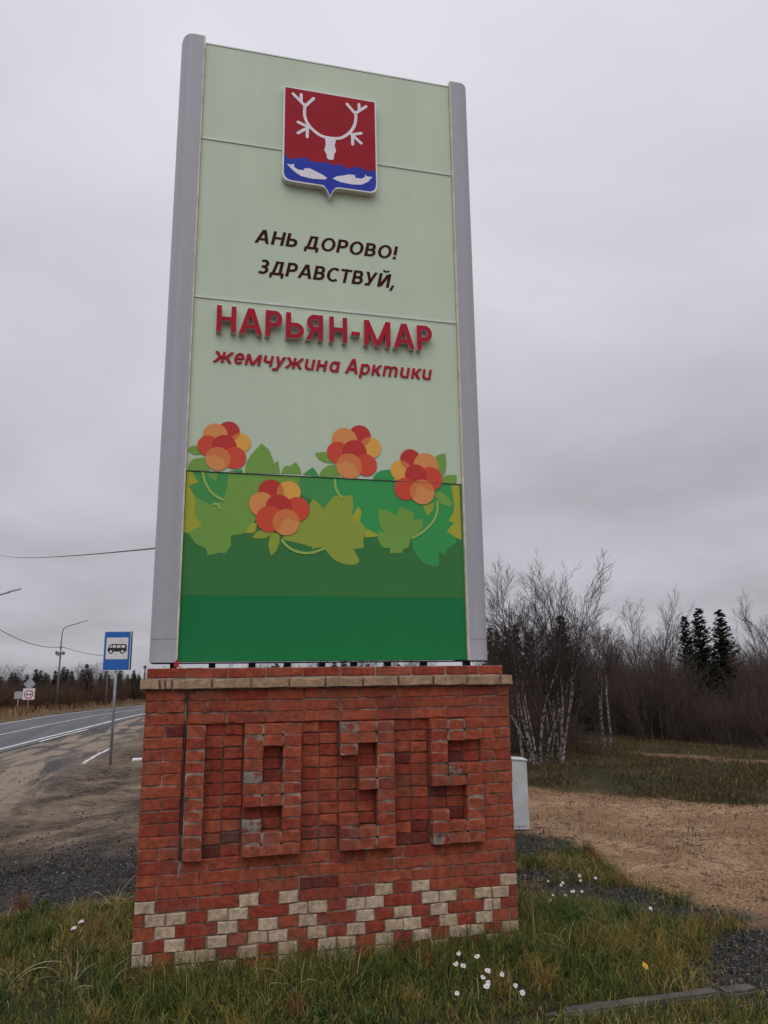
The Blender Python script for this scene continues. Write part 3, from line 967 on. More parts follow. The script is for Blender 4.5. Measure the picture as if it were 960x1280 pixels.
def smooth_poly(p, corner=75):
    """round the gentle corners of a traced outline, keep the sharp leaf tips"""
    n = len(p); out = []
    for i in range(n):
        a, b_, c_ = Vector(p[i - 1]), Vector(p[i]), Vector(p[(i + 1) % n])
        u, v = (a - b_), (c_ - b_)
        if u.length < 1e-6 or v.length < 1e-6:
            continue
        ang = math.degrees(u.angle(v))
        if ang < 100 or p[i][0] < SX0 + .015 or p[i][0] > SX1 - .03 or abs(p[i][1] - SEAMS[3]) < .025:
            out.append(tuple(b_))
        else:
            q0 = b_ + u * .32; q1 = b_ + v * .32
            for t in (0, .35, .65, 1):
                w = q0 * (1 - t) ** 2 + b_ * (2 * t * (1 - t)) + q1 * t * t
                out.append(tuple(w))
    return out
low, up = panels[3], panels[2]
lay_y = SY - .0004
def printed(name, polys, parent, y):
    mb = MB(); mats = []
    for k, (mat, poly) in enumerate(polys):
        if M[mat] not in mats:
            mats.append(M[mat])
        mb.mi = mats.index(M[mat])
        poly = [(min(max(x, SX0 + .001), SX1 - .001), z) for x, z in poly]
        mb.sheet_xz(poly, y - .00012 * k)
    o = wpart(name, mb.mesh(name, mats), parent)
    return o
printed('printed_field', [('field_green', [(SX0, 2.42), (SX1, 2.425), (SX1, 3.342), (SX0, 3.342)])], low, lay_y)
for i, (col, poly) in enumerate(LEAVES):
    p = smooth_poly(poly)
    zs = sum(z for _, z in poly) / len(poly)
    p = [(x, min(z, 3.343)) if zs < 3.347 else (x, max(z, 3.351)) for x, z in p]
    printed('printed_leaf', [('p_' + col, p)], low if zs < 3.347 else up, lay_y - .0003 - .00012 * i)
def ribbon(pts, w):
    P = [Vector(p) for p in pts]
    Q = []
    for i in range(len(P) - 1):
        for t in (0, .25, .5, .75):
            p0, p1, p2, p3 = P[max(i - 1, 0)], P[i], P[i + 1], P[min(i + 2, len(P) - 1)]
            Q.append(.5 * ((2 * p1) + (p2 - p0) * t + (2 * p0 - 5 * p1 + 4 * p2 - p3) * t * t + (3 * p1 - 3 * p2 + p3 - p0) * t ** 3))
    Q.append(P[-1])
    a, b_ = [], []
    for i, q in enumerate(Q):
        d = (Q[min(i + 1, len(Q) - 1)] - Q[max(i - 1, 0)]).normalized()
        nrm = Vector((-d.y, d.x))
        a.append(tuple(q + nrm * w / 2)); b_.append(tuple(q - nrm * w / 2))
    return a + b_[::-1]
for i, (col, pts) in enumerate(STEMS):
    printed('printed_stem', [('p_' + col, ribbon(pts, .019))], low, lay_y - .0046 - .0001 * i)
def circle(cx, cz, r, n=40):
    return [(cx + r * math.cos(2 * math.pi * k / n), cz + r * math.sin(2 * math.pi * k / n)) for k in range(n)]
def lens(a, b_, n=16):
    (x0, z0, r0), (x1, z1, r1) = a, b_
    d = math.hypot(x1 - x0, z1 - z0)
    if d >= r0 + r1 or d < abs(r0 - r1):
        return None
    al = math.acos((d * d + r0 * r0 - r1 * r1) / (2 * d * r0)); be = math.acos((d * d + r1 * r1 - r0 * r0) / (2 * d * r1))
    t = math.atan2(z1 - z0, x1 - x0)
    p = [(x0 + r0 * math.cos(t - al + 2 * al * k / n), z0 + r0 * math.sin(t - al + 2 * al * k / n)) for k in range(n + 1)]
    q = [(x1 + r1 * math.cos(t + math.pi - be + 2 * be * k / n), z1 + r1 * math.sin(t + math.pi - be + 2 * be * k / n)) for k in range(1, n)]
    return p + q
for bi, cs in enumerate(DROOP):
    polys = []
    for k, (col, cx, cz, r) in enumerate(cs):
        polys.append(('p_' + col, circle(cx, cz, r)))
        if k == 1:
            polys.append(('p_blend', lens(cs[0][1:], cs[1][1:])))
        if k == 4 and bi != 1:
            polys.append(('p_crimson', lens(cs[3][1:], cs[4][1:])))
        if k == 6:
            for j in (3, 4, 5):
                l = lens(cs[j][1:], cs[6][1:])
                if l:
                    polys.append(('p_warm', l))
    polys = [(m_, p) for m_, p in polys if p]
    cz = cs[4][2]
    printed('printed_berry', polys, up if cz > 3.347 else low, lay_y - .0054)

# ---------------------------------------------------------------- coat of arms
EY = .19
shield = [(.851, 6.76), (1.657, 6.758), (1.664, 5.93), (1.660, 5.895), (1.645, 5.865), (1.612, 5.848), (1.335, 5.846), (1.300, 5.836), (1.276, 5.805), (1.255, 5.752), (1.234, 5.800), (1.212, 5.834), (1.180, 5.846), (.915, 5.850), (.880, 5.860), (.860, 5.882), (.852, 5.91)]
def inset(poly, k, c=(1.256, 6.30)):
    return [(c[0] + (x - c[0]) * (1 - k / abs(x - c[0])) if abs(x - c[0]) > .05 else x, c[1] + (z - c[1]) * (1 - k / abs(z - c[1]))) for x, z in poly]
mb = MB()
mb.prism_xz(shield, EY, SY - .001)
emblem = wpart('coat_of_arms', mb.mesh('coat_of_arms', [M['emblem_side']]), pylon)
emblem['label'] = 'coat of arms shield with white antlers on red over blue waves'
ring_in = inset(shield, .013)
WAVE = [(.865, 6.102), (.91, 6.058), (.981, 6.076), (1.041, 6.1), (1.089, 6.065), (1.173, 6.068), (1.221, 6.083), (1.263, 6.063), (1.342, 6.076), (1.404, 6.045), (1.465, 6.076), (1.527, 6.072), (1.576, 6.053), (1.650, 6.065)]
def ewave():
    out = []
    for i in range(len(WAVE) - 1):
        (x0, z0), (x1, z1) = WAVE[i], WAVE[i + 1]
        for t in (0, .33, .66):
            s = t * t * (3 - 2 * t)
            out.append((x0 + (x1 - x0) * t, z0 + (z1 - z0) * s))
    return out + [WAVE[-1]]
wv = ewave()
def esub(name, mat, polys, y):
    mb = MB()
    for k, p in enumerate(polys):
        mb.prism_xz(p, y - .0001 * k, EY + .0005)
    return wpart(name, mb.mesh(name, [mat]), emblem)
esub('rim', M['emblem_white'], [inset(shield, .002)], EY - .0008)
esub('red_field', M['emblem_red'], [[ring_in[0], ring_in[1]] + wv[::-1]], EY - .0018)
esub('blue_base', M['emblem_blue'], [wv + [p for p in ring_in[2:]]], EY - .0020)
def limb(pts, w):
    P = [Vector(p) for p in pts]
    a, b_ = [], []
    for i, q in enumerate(P):
        d = (P[min(i + 1, len(P) - 1)] - P[max(i - 1, 0)]).normalized()
        n = Vector((-d.y, d.x)); ww = w if not isinstance(w, list) else w[i]
        a.append(q + n * ww / 2); b_.append(q - n * ww / 2)
    d = (P[-1] - P[-2]).normalized(); n = Vector((-d.y, d.x)); ww = (w if not isinstance(w, list) else w[-1]) / 2
    cap = [P[-1] + n * ww * math.cos(t) + d * ww * math.sin(t) for t in (R(35), R(70), R(110), R(145))]
    return [tuple(v) for v in a + cap + b_[::-1]]
def cr(pts, k=4):
    P = [Vector(p) for p in pts]; Q = []
    for i in range(len(P) - 1):
        p0, p1, p2, p3 = P[max(i - 1, 0)], P[i], P[i + 1], P[min(i + 2, len(P) - 1)]
        for j in range(k):
            t = j / k
            Q.append(.5 * ((2 * p1) + (p2 - p0) * t + (2 * p0 - 5 * p1 + 4 * p2 - p3) * t * t + (3 * p1 - 3 * p2 + p3 - p0) * t ** 3))
    return [tuple(v) for v in Q] + [tuple(P[-1])]
aw = .026
ant = [limb(cr([(1.256, 6.317), (1.171, 6.327), (1.086, 6.388), (1.043, 6.456), (1.03, 6.523), (1.035, 6.6)]), aw),
       limb(cr([(1.256, 6.317), (1.342, 6.333), (1.416, 6.395), (1.46, 6.470), (1.476, 6.55), (1.473, 6.606)]), aw)]
for a_, b_ in [((1.038, 6.590), (.931, 6.692)), ((1.001, 6.632), (1.0, 6.698)), ((1.036, 6.590), (1.107, 6.680)), ((1.085, 6.384), (.977, 6.423)), ((1.045, 6.372), (.978, 6.317)), ((1.056, 6.39), (1.056, 6.293)),
              ((1.470, 6.598), (1.398, 6.679)), ((1.468, 6.598), (1.567, 6.687)), ((1.507, 6.636), (1.504, 6.697)), ((1.425, 6.395), (1.522, 6.313)), ((1.435, 6.381), (1.522, 6.411)), ((1.447, 6.39), (1.447, 6.29))]:
    ant.append(limb([a_, b_], .026))
esub('antlers', M['emblem_white'], ant, EY - .0030)
esub('deer_head', M['emblem_white'], [[(1.208, 6.312), (1.305, 6.316), (1.291, 6.252), (1.303, 6.199), (1.287, 6.162), (1.284, 6.121), (1.272, 6.106), (1.24, 6.106), (1.227, 6.115), (1.221, 6.155), (1.202, 6.190), (1.214, 6.245)]], EY - .0048)
esub('fish', M['emblem_white'], [[(.888, 6.007), (.929, 6.007), (.949, 6.02), (.949, 5.988), (.983, 5.969), (1.036, 5.971), (1.032, 5.988), (1.077, 5.998), (1.125, 5.979), (1.186, 5.955), (1.228, 5.929), (1.21, 5.912), (1.102, 5.902), (1.007, 5.913), (.947, 5.95)]], EY - .0030)
esub('fish', M['emblem_white'], [[(1.276, 5.93), (1.306, 5.957), (1.367, 5.975), (1.416, 5.993), (1.465, 5.996), (1.471, 5.97), (1.526, 5.97), (1.557, 5.995), (1.554, 6.015), (1.576, 5.998), (1.619, 6.002), (1.582, 5.951), (1.526, 5.913), (1.44, 5.902), (1.343, 5.909)]], EY - .0030)

# ---------------------------------------------------------------- lettering (strokes, cap height = 1)
S_, T_ = .192, .150
def V_(x, y0=0, y1=1, w=S_): return [(x, y0), (x + w, y0), (x + w, y1), (x, y1)]
def H_(x0, x1, y, w=T_): return [(x0, y), (x1, y), (x1, y + w), (x0, y + w)]
def D_(xb, yb, xt, yt, w=.195): return [(xb, yb), (xb + w, yb), (xt + w, yt), (xt, yt)]
def A_(cx, cy, rx, ry, a0, a1, s=S_, t=T_, n=20):
    o, i_ = [], []
    for k in range(n + 1):
        a = R(a0 + (a1 - a0) * k / n)
        o.append((cx + rx * math.cos(a), cy + ry * math.sin(a)))
        i_.append((cx + (rx - s) * math.cos(a), cy + (ry - t) * math.sin(a)))
    return ('arc', o, i_)
s2, t2, xh = .160, .125, .71
GL = {
 'А': (.86, [D_(0, 0, .315, 1), D_(.665, 0, .35, 1), H_(.19, .67, .22, .14)]),
 'Н': (.76, [V_(0), V_(.56), H_(.1, .66, .43)]),
 'Ь': (.68, [V_(0), H_(.1, .37, 0, .16), H_(.1, .37, .445, .16), A_(.37, .3025, .31, .3025, -90, 90, t=.16)]),
 'Р': (.66, [V_(0), H_(.1, .35, .84, .16), H_(.1, .35, .36, .16), A_(.35, .68, .31, .32, -90, 90, t=.16)]),
 'Я': (.70, [V_(.50), H_(.33, .6, .84, .16), H_(.33, .6, .36, .16), A_(.35, .68, .31, .32, 90, 270, t=.16), D_(0, 0, .24, .42)]),
 'М': (1.02, [V_(0, w=.185), V_(.835, w=.185), D_(.415, 0, .0, 1, .19), D_(.415, 0, .83, 1, .19)]),
 '-': (.36, [H_(0, .36, .33, .155)]),
 'Д': (.86, [H_(.2, .72, .835), V_(.52, .05, .95), D_(.10, .08, .22, .92, .18), H_(0, .86, 0, .16), V_(0, -.2, .05, .155), V_(.705, -.2, .05, .155)]),
 'О': (.88, [A_(.44, .5, .44, .515, 0, 360, n=36)]),
 'В': (.70, [V_(0), H_(.1, .37, .845, .155), H_(.1, .38, .43, .15), H_(.1, .37, 0, .155), A_(.36, .7125, .27, .2875, -90, 90, t=.155), A_(.37, .29, .31, .29, -90, 90, t=.155)]),
 'З': (.62, [A_(.26, .73, .30, .285, -90, 135, t=.155), A_(.26, .285, .34, .30, -140, 90, t=.155), H_(.14, .28, .435, .15)]),
 'С': (.74, [A_(.44, .5, .44, .515, 48, 312)]),
 'Т': (.70, [V_(.25), H_(0, .70, .835)]),
 'У': (.76, [D_(.27, .27, 0, 1), D_(.15, .0, .545, 1), H_(.04, .30, -.01, .155)]),
 'Й': (.78, [V_(0), V_(.58), D_(.08, .06, .48, .94, .22), A_(.39, 1.27, .23, .17, 185, 355, s=.10, t=.10)]),
 '!': (.24, [V_(.02, .32, 1), V_(.02, 0, .19)]),
 ',': (.24, [D_(-.05, -.2, .05, .19, .17)]),
 'ж': (1.10, [V_(.465, 0, xh, s2), D_(0, 0, .28, .37, .19), D_(.27, .34, 0, xh, .19), D_(.91, 0, .63, .37, .19), D_(.64, .34, .91, xh, .19), H_(.3, .8, .29, .13)]),
 'е': (.62, [A_(.31, .355, .31, .37, 0, 318, s2, t2, 30), H_(.1, .56, .29, .12)]),
 'м': (.88, [D_(0, 0, .02, xh, .15), D_(.72, 0, .70, xh, .16), D_(.35, 0, .03, xh, .16), D_(.35, 0, .69, xh, .16)]),
 'ч': (.60, [V_(.425, 0, xh, s2), V_(0, .38, xh, s2), A_(.25, .42, .25, .19, 180, 275, s2, t2), H_(.2, .5, .23, t2)]),
 'у': (.66, [D_(.20, .06, .0, xh, .19), D_(.06, -.24, .47, xh, .19), H_(-.10, .16, -.24, .13)]),
 'и': (.60, [V_(0, .2, xh, s2), V_(.425, 0, xh, s2), A_(.275, .265, .275, .275, 180, 300, s2, t2)]),
 'н': (.61, [V_(0, 0, xh, s2), V_(.435, 0, xh, s2), H_(.1, .5, .29, .14)]),
 'а': (.60, [A_(.29, .355, .29, .37, 0, 360, s2, t2, 30), V_(.425, 0, xh, s2)]),
 'р': (.62, [V_(0, -.25, xh, s2), A_(.31, .355, .31, .37, 0, 360, s2, t2, 30)]),
 'к': (.62, [V_(0, 0, xh, s2), D_(.12, .32, .40, xh, .20), D_(.41, 0, .15, .40, .20)]),
 'т': (.98, [V_(0, 0, xh, s2), V_(.40, 0, .5, s2), V_(.80, 0, .5, s2), A_(.29, .43, .285, .285, 0, 175, s2, t2), A_(.69, .43, .285, .285, 0, 155, s2, t2)]),
}
def letter(ch, x0, width, zb, cap, shear, y0, y1, mface, mside):
    adv, prims = GL[ch]
    kx = width / adv
    mb = MB()
    T = lambda p: (x0 + p[0] * kx + p[1] * cap * shear, zb + p[1] * cap)
    for k, pr in enumerate(prims):
        T = lambda p, k=k: (x0 + p[0] * kx + p[1] * cap * shear + .00015 * k, zb + p[1] * cap + .00022 * k)
        yf = y0 - .00025 * k
        if pr[0] == 'arc':
            o = [T(p) for p in pr[1]]; i_ = [T(p) for p in pr[2]]
            n = len(o)
            if (o[1][0] - o[0][0]) * (i_[0][1] - o[0][1]) - (o[1][1] - o[0][1]) * (i_[0][0] - o[0][0]) > 0:
                pass
            b = len(mb.v)
            mb.v += [(x, yf, z) for x, z in o] + [(x, yf, z) for x, z in i_] + [(x, y1, z) for x, z in o] + [(x, y1, z) for x, z in i_]
            for j in range(n - 1):
                q = (b + j, b + j + 1, b + n + j + 1, b + n + j)
                mb.f.append(q); mb.m.append(0)
                mb.f.append((b + 2 * n + j, b + 2 * n + j + 1, b + j + 1, b + j)); mb.m.append(1)
                mb.f.append((b + n + j, b + n + j + 1, b + 3 * n + j + 1, b + 3 * n + j)); mb.m.append(1)
            for j in (0, n - 1):
                mb.f.append((b + j, b + n + j, b + 3 * n + j, b + 2 * n + j)); mb.m.append(1)
        else:
            mb.mi = 0
            n0 = len(mb.f)
            mb.prism_xz([T(p) for p in pr], yf, y1)
            for j in range(n0 + 1, len(mb.f)):
                mb.m[j] = 1
    o = wpart('letter', mb.mesh('letter', [mface, mside]), pylon)
    return o
def line(text, x0, x1, zb, cap, shear, y0, mface, mside, gap=.125, space=.36):
    tot = sum(GL[c][0] if c != ' ' else space for c in text) + gap * sum(1 for c in text[:-1] if c != ' ')
    k = (x1 - x0) / tot
    x = x0
    for c in text:
        if c == ' ':
            x += space * k; continue
        letter(c, x, GL[c][0] * k, zb, cap, shear, y0, SY - .0005, mface, mside)
        x += (GL[c][0] + gap) * k
line('АНЬ ДОРОВО!', .644, 1.832, 5.289, .122, .20, .2465, M['text_dark'], M['text_dark'])
line('ЗДРАВСТВУЙ,', .676, 1.812, 5.019, .125, .20, .2465, M['text_dark'], M['text_dark'], gap=.11)
for c, a, b_ in [('Н', .368, .520), ('А', .541, .722), ('Р', .745, .877), ('Ь', .906, 1.051), ('Я', 1.065, 1.206), ('Н', 1.255, 1.403), ('-', 1.436, 1.507), ('М', 1.541, 1.763), ('А', 1.788, 1.968), ('Р', 1.988, 2.119)]:
    letter(c, a, b_ - a, 4.462, .218, 0, .198, SY - .0005, M['text_red'], M['text_side'])
for c, a, b_ in [('ж', .357, .497), ('е', .510, .588), ('м', .598, .718), ('ч', .735, .810), ('у', .828, .905), ('ж', .912, 1.045), ('и', 1.064, 1.140), ('н', 1.160, 1.240), ('а', 1.262, 1.342), ('А', 1.395, 1.498), ('р', 1.515, 1.594), ('к', 1.612, 1.690), ('т', 1.707, 1.826), ('и', 1.850, 1.926), ('к', 1.948, 2.026), ('и', 2.040, 2.114)]:
    letter(c, a - .004, b_ - a, 4.226, .124, .19, .2395, SY - .0005, M['text_red'], M['text_side'] if 0 else M['text_red'])
# scrap of red cloth caught under the left trim
mb = MB()
mb.add([(.170, .212, 1.915), (.205, .205, 1.91), (.198, .209, 1.955), (.186, .213, 1.968), (.176, .208, 1.95), (.166, .218, 1.93), (.188, .235, 1.93)],
       [(0, 1, 2), (0, 2, 4), (2, 3, 4), (0, 4, 5), (6, 1, 0), (6, 2, 1), (6, 3, 2), (6, 5, 4), (6, 4, 3), (6, 0, 5)])
rag = link('cloth_scrap', mb.mesh('cloth_scrap', [M['ribbon']]))
tag(rag, 'scrap of red cloth caught under the left edge trim of the sign', 'cloth')

# ================================================================ trees
def bark_mat(name, a, b_, sc=9, rough=.9):
    m, nt, b = new_mat(name)
    pos = coords(nt)
    mp = N(nt, 'ShaderNodeMapping'); mp.inputs['Scale'].default_value = (1, 1, .6)
    nt.links.new(pos, mp.inputs[0])
    c = ramp(nt, noise(nt, sc, 5, .7, mp.outputs[0]), [(.38, a), (.62, b_)])
    nt.links.new(c, b.inputs['Base Color'])
    b.inputs['Roughness'].default_value = rough
    b.inputs['Specular IOR Level'].default_value = .2
    return m
def birch_mat():
    m, nt, b = new_mat('birch_bark')
    pos = coords(nt)
    mp = N(nt, 'ShaderNodeMapping'); mp.inputs['Scale'].default_value = (1, 1, 2.2)
    nt.links.new(pos, mp.inputs[0])
    white = ramp(nt, noise(nt, 3.0, 4, .6, pos), [(.35, (.24, .19, .175)), (.65, (.44, .365, .345))])
    marks = ramp(nt, noise(nt, 7.5, 5, .75, mp.outputs[0], .5), [(.46, 1), (.54, 0)])
    nt.links.new(mixc(nt, marks, white, (.022, .017, .016)), b.inputs['Base Color'])
    b.inputs['Roughness'].default_value = .85
    return m
M['birch'] = birch_mat()
M['twig'] = bark_mat('birch_twig', (.040, .028, .026), (.085, .060, .056))
M['bark'] = bark_mat('grey_brown_bark', (.046, .034, .031), (.12, .092, .084))
M['bushtwig'] = bark_mat('bush_twig', (.058, .041, .037), (.130, .092, .081))
M['redtwig'] = bark_mat('russet_twig', (.07, .032, .018), (.16, .075, .040), 3)
M['needle'] = bark_mat('spruce_needles', (.008, .015, .009), (.022, .036, .017), 4)
M['needle_old'] = bark_mat('spruce_needles_dull', (.008, .012, .008), (.022, .028, .016), 4)

class Tubes:
    def __init__(self):
        self.g = {}
    def add(self, pts, rad, n):
        self.g.setdefault((len(pts), n), []).append((pts, rad))
    def mesh(self, name, mat):
        VS, FS = [], []
        base = 0
        for (K, n), lst in self.g.items():
            P = np.array([a for a, _ in lst], float); Rr = np.array([b for _, b in lst], float)
            Nn = len(P)
            d = P[:, -1] - P[:, 0]
            d /= np.linalg.norm(d, axis=1)[:, None] + 1e-9
            ref = np.where(np.abs(d[:, 2:3]) > .9, np.array([[1., 0, 0]]), np.array([[0, 0, 1.]]))
            a = np.cross(d, ref); a /= np.linalg.norm(a, axis=1)[:, None] + 1e-9
            b = np.cross(d, a)
            t = np.arange(n) * 2 * np.pi / n
            ring = a[:, None, :] * np.cos(t)[None, :, None] + b[:, None, :] * np.sin(t)[None, :, None]
            V = P[:, :, None, :] + ring[:, None, :, :] * Rr[:, :, None, None]
            VS.append(V.reshape(-1, 3))
            i = np.arange(Nn)[:, None, None] * (K * n) + np.arange(K - 1)[None, :, None] * n
            k = np.arange(n)[None, None, :]; k2 = (k + 1) % n
            F = np.stack([i + k, i + k2, i + n + k2, i + n + k], -1).reshape(-1, 4) + base
            FS.append(F); base += Nn * K * n
        return mesh_np(name, np.concatenate(VS), np.concatenate(FS), [mat], smooth=True)

def unit(v):
    return v / (np.linalg.norm(v) + 1e-9)
def perp(rg, d):
    v = np.cross(d, rg.normal(size=3))
    return unit(v)
def grow(rg, tr, tw, p, d, L, r, lvl, S):
    """one branch and everything on it; S: per-level settings"""
    K, n, wig, up, kids, ang, ratio, r_end = S[lvl]
    pts = [p]; step = L / (K - 1)
    dirs = [d]
    for i in range(K - 1):
        d = unit(d + rg.normal(size=3) * wig + np.array([0, 0, up]))
        pts.append(pts[-1] + d * step); dirs.append(d)
    rad = [r * (1 - (1 - r_end) * i / (K - 1)) for i in range(K)]
    (tr if lvl < S['cut'] else tw).add(pts, rad, n)
    if lvl + 1 in S:
        t0 = S.get('t0', {}).get(lvl, .25)
        for j in range(kids):
            t = t0 + (1 - t0) * (j + rg.random()) / kids
            f = t * (K - 1); i = min(int(f), K - 2); q = pts[i] + (pts[i + 1] - pts[i]) * (f - i)
            a = ang * rg.uniform(.6, 1.3)
            nd = unit(dirs[i] * math.cos(a) + perp(rg, dirs[i]) * math.sin(a))
            if nd[2] < -.1:
                nd[2] *= -.5
            grow(rg, tr, tw, q, unit(nd), L * ratio * rg.uniform(.6, 1.2) * (1.15 - .6 * t), max(rad[i] * .45, .0028), lvl + 1, S)

def bare_tree_meshes(name, seed, H, stems, lean, S, bark, twig, r0=.04, base_r=.15, hvar=.3):
    rg = np.random.default_rng(seed)
    tr, tw = Tubes(), Tubes()
    for s in range(stems):
        a = 2 * math.pi * (s + rg.random() * .7) / stems
        ln = lean * rg.uniform(.35, 1.15) if stems > 1 else lean * .4
        p = np.array([math.cos(a) * base_r * rg.random() ** .5, math.sin(a) * base_r * rg.random() ** .5, -.08])
        d = unit(np.array([math.cos(a) * ln, math.sin(a) * ln, 1.0]))
        h = H * (1 - hvar * rg.random())
        grow(rg, tr, tw, p, d, h, r0 * rg.uniform(.65, 1.15), 0, S)
    return tr.mesh(name + '_trunk', bark), tw.mesh(name + '_crown', twig)

#          K  n  wig  up   kids ang  ratio r_end
S_birch = {0: (11, 6, .075, .02, 16, .60, .42, .16), 1: (6, 4, .09, .08, 9, .50, .50, .35), 2: (4, 3, .10, .06, 4, .45, .60, .5), 3: (3, 3, .10, .03, 0, .5, .5, .6), 'cut': 1, 't0': {0: .40, 1: .15}}
S_bare = {0: (9, 5, .07, .04, 15, .70, .36, .2), 1: (5, 3, .12, .09, 8, .6, .48, .4), 2: (4, 3, .12, .06, 4, .5, .55, .6), 3: (3, 3, .1, .03, 0, .5, .5, .6), 'cut': 1, 't0': {0: .25, 1: .15}}
S_bush = {0: (6, 3, .10, .05, 7, .5, .42, .4), 1: (4, 3, .14, .08, 5, .55, .55, .5), 2: (3, 3, .12, .04, 0, .5, .5, .6), 'cut': 0, 't0': {0: .15, 1: .15}}

def tree_thing(name, label, cat, tm, cm, loc, rz=0, sc=1.0, group=None):
    t = thing(name, label, cat, loc, rz, group)
    t.scale = (sc, sc, sc)
    if tm is not None:
        link('trunk', tm, t)
    link('crown', cm, t)
    return t
def gz(x, y):
    return float(height(x, y))
def polar(px, D):
    """world point at a viewing direction (pixel column of the 960 px photograph) and distance"""
    a = YAW - math.atan((px - 480) / 940.68)
    d = D / math.cos(math.atan((px - 480) / 940.68))
    x, y = .3276 - math.sin(a) * d, -5.3615 + math.cos(a) * d
    return x, y
rt = random.Random(11)

# the clump of birches in front of the thicket
tm, cm = bare_tree_meshes('birch_clump', 5, 4.05, 17, .30, S_birch, M['birch'], M['twig'], .029, .50, .40)
tree_thing('birch_tree', 'many-stemmed bare birch with pale spotted trunks, nearest tree right of the pedestal', 'tree', tm, cm, (7.12, 9.1, gz(7.12, 9.1)), .6, .93)
tm2, cm2 = bare_tree_meshes('birch_pair', 23, 4.1, 3, .17, S_birch, M['birch'], M['twig'], .042, .18, .15)
tree_thing('birch_tree', 'slim bare birch with pale twin trunks standing left of the spruces', 'tree', tm2, cm2, (15.35, 17.6, 0), 1.9, .98)
x, y = polar(958, 24)
tree_thing('birch_tree', 'bare birch with pale twigs at the right edge of the picture', 'tree', tm2, cm2, (x, y, 0), 4.0, .92)
x, y = polar(742, 19)
tree_thing('birch_tree', 'leaning bare birch just right of the many-stemmed birch', 'tree', tm2, cm2, (x, y, 0), 3.1, .74)

# spruces
def spruce_meshes(seed, H, W, whorls, per, dens):
    rg = np.random.default_rng(seed)
    tr = Tubes()
    tr.add([np.array([0, 0, -.1]), np.array([0, 0, H * .5]), np.array([0, 0, H])], [H * .016, H * .009, .006], 6)
    V, F = [], []
    for w in range(whorls):
        f = w / (whorls - 1)
        z = H * (.04 + .95 * f)
        L0 = W * (1 - f) ** .85 * (1.0 if f > .08 else .8) + .05
        nb = max(3, int(per * (1 - .55 * f)))
        for k in range(nb):
            a = 2 * math.pi * (k + rg.random()) / nb
            L = L0 * rg.uniform(.6, 1.2)
            dr = np.array([math.cos(a), math.sin(a), 0])
            sd = np.array([-math.sin(a), math.cos(a), 0])
            droop = -.28 + .75 * f + rg.uniform(-.12, .12)
            z0 = z + rg.uniform(-.5, .5) * H / whorls
            nn = max(4, int(dens * L))
            for j in range(nn):
                t = (j + rg.random()) / nn
                q = dr * L * t + np.array([0, 0, z0 + droop * L * t + .18 * L * t * t])
                for s in (-1, 1):
                    u = sd * s * rg.uniform(.4, 1.0) + dr * rg.uniform(.3, 1.0) + np.array([0, 0, rg.uniform(-.55, .25)])
                    u = unit(u) * rg.uniform(.09, .22) * (1.25 - .7 * t) * (H / 4) ** .5
                    v = unit(np.cross(u, rg.normal(size=3))) * .040 * (H / 4) ** .5
                    b = len(V)
                    V.extend([q - v * .6, q + v, q + u]); F.append((b, b + 1, b + 2))
    return tr.mesh('spruce_trunk', M['bark']), mesh_np('spruce_crown', np.array(V), np.array(F), [M['needle']])
SPR = [spruce_meshes(1, 4.0, .92, 30, 12, 30), spruce_meshes(2, 4.0, .74, 28, 11, 30), spruce_meshes(4, 4.0, 1.1, 28, 12, 26)]
def spruce(px, D, top, label, v, group=None, wide=1.0):
    x, y = polar(px, D)
    g = gz(x, y)
    t = tree_thing('spruce_tree', label, 'tree', SPR[v][0], SPR[v][1], (x, y, g), rt.uniform(0, 6), (top - g) / 4.0, group)
    t.scale = (t.scale[0] * wide, t.scale[1] * wide, t.scale[2])
def ztop(px, py, D):
    """height seen at photograph row py at distance D"""
    ang = math.atan((640 - py) / 940.68) + PITCH
    return 1.8651 + D * math.tan(ang) / math.cos(0)
def hz(px):
    return 844.5 - .0103 * (px - 0)
def topz(px, py, D):
    return 1.8651 + D * (hz(px) - py) / 940.68 * 1.0
spruce(851, 24.4, topz(851, 772, 24.4), 'dark spruce, leftmost of the three at the thicket edge', 1, wide=.9)
spruce(869, 24.0, topz(869, 764, 24.0), 'dark spruce, middle one of the three at the thicket edge', 0)
spruce(895, 23.8, topz(895, 766, 23.8), 'dark spruce with thin spire, rightmost of the three at the thicket edge', 0, wide=1.05)
spruce(697, 24, topz(697, 772, 24), 'dark spruce standing behind the many-stemmed birch', 2, wide=1.1)
G = 'small spruces seen beside the right post of the sign'
for px, py, D in ((609, 786, 36), (618, 790, 38), (630, 785, 37), (641, 783, 39), (655, 792, 38)):
    spruce(px, D, topz(px, py, D), 'small dark spruce behind the birch, just right of the sign', 1, G)

# the thicket of bare trees and bushes on the right
BT = [bare_tree_meshes('thicket_tree', 40 + k, 3.6, 2 + k % 2, .22, S_bare, M['bark'], M['bushtwig'], .03, .15, .25) for k in range(3)]
BB = [bare_tree_meshes('thicket_bush', 60 + k, 2.3, 26, .55, S_bush, M['bushtwig'], M['bushtwig'], .011, .45, .45) if 0 else None for k in range(3)]
def bush_mesh(seed, H, stems, lean, mat, base):
    rg = np.random.default_rng(seed)
    tr, tw = Tubes(), Tubes()
    for s in range(stems):
        a = 2 * math.pi * rg.random()
        ln = lean * rg.random()
        rr = base * rg.random() ** .5
        grow(rg, tr, tw, np.array([math.cos(a) * rr, math.sin(a) * rr, -.05]), unit(np.array([math.cos(a) * ln, math.sin(a) * ln, 1])), H * rg.uniform(.5, 1), .010, 0, S_bush)
    return tw.mesh('bush', mat)
BB = [bush_mesh(70 + k, 2.2, 34, .55, M['bushtwig'], .55) for k in range(3)]
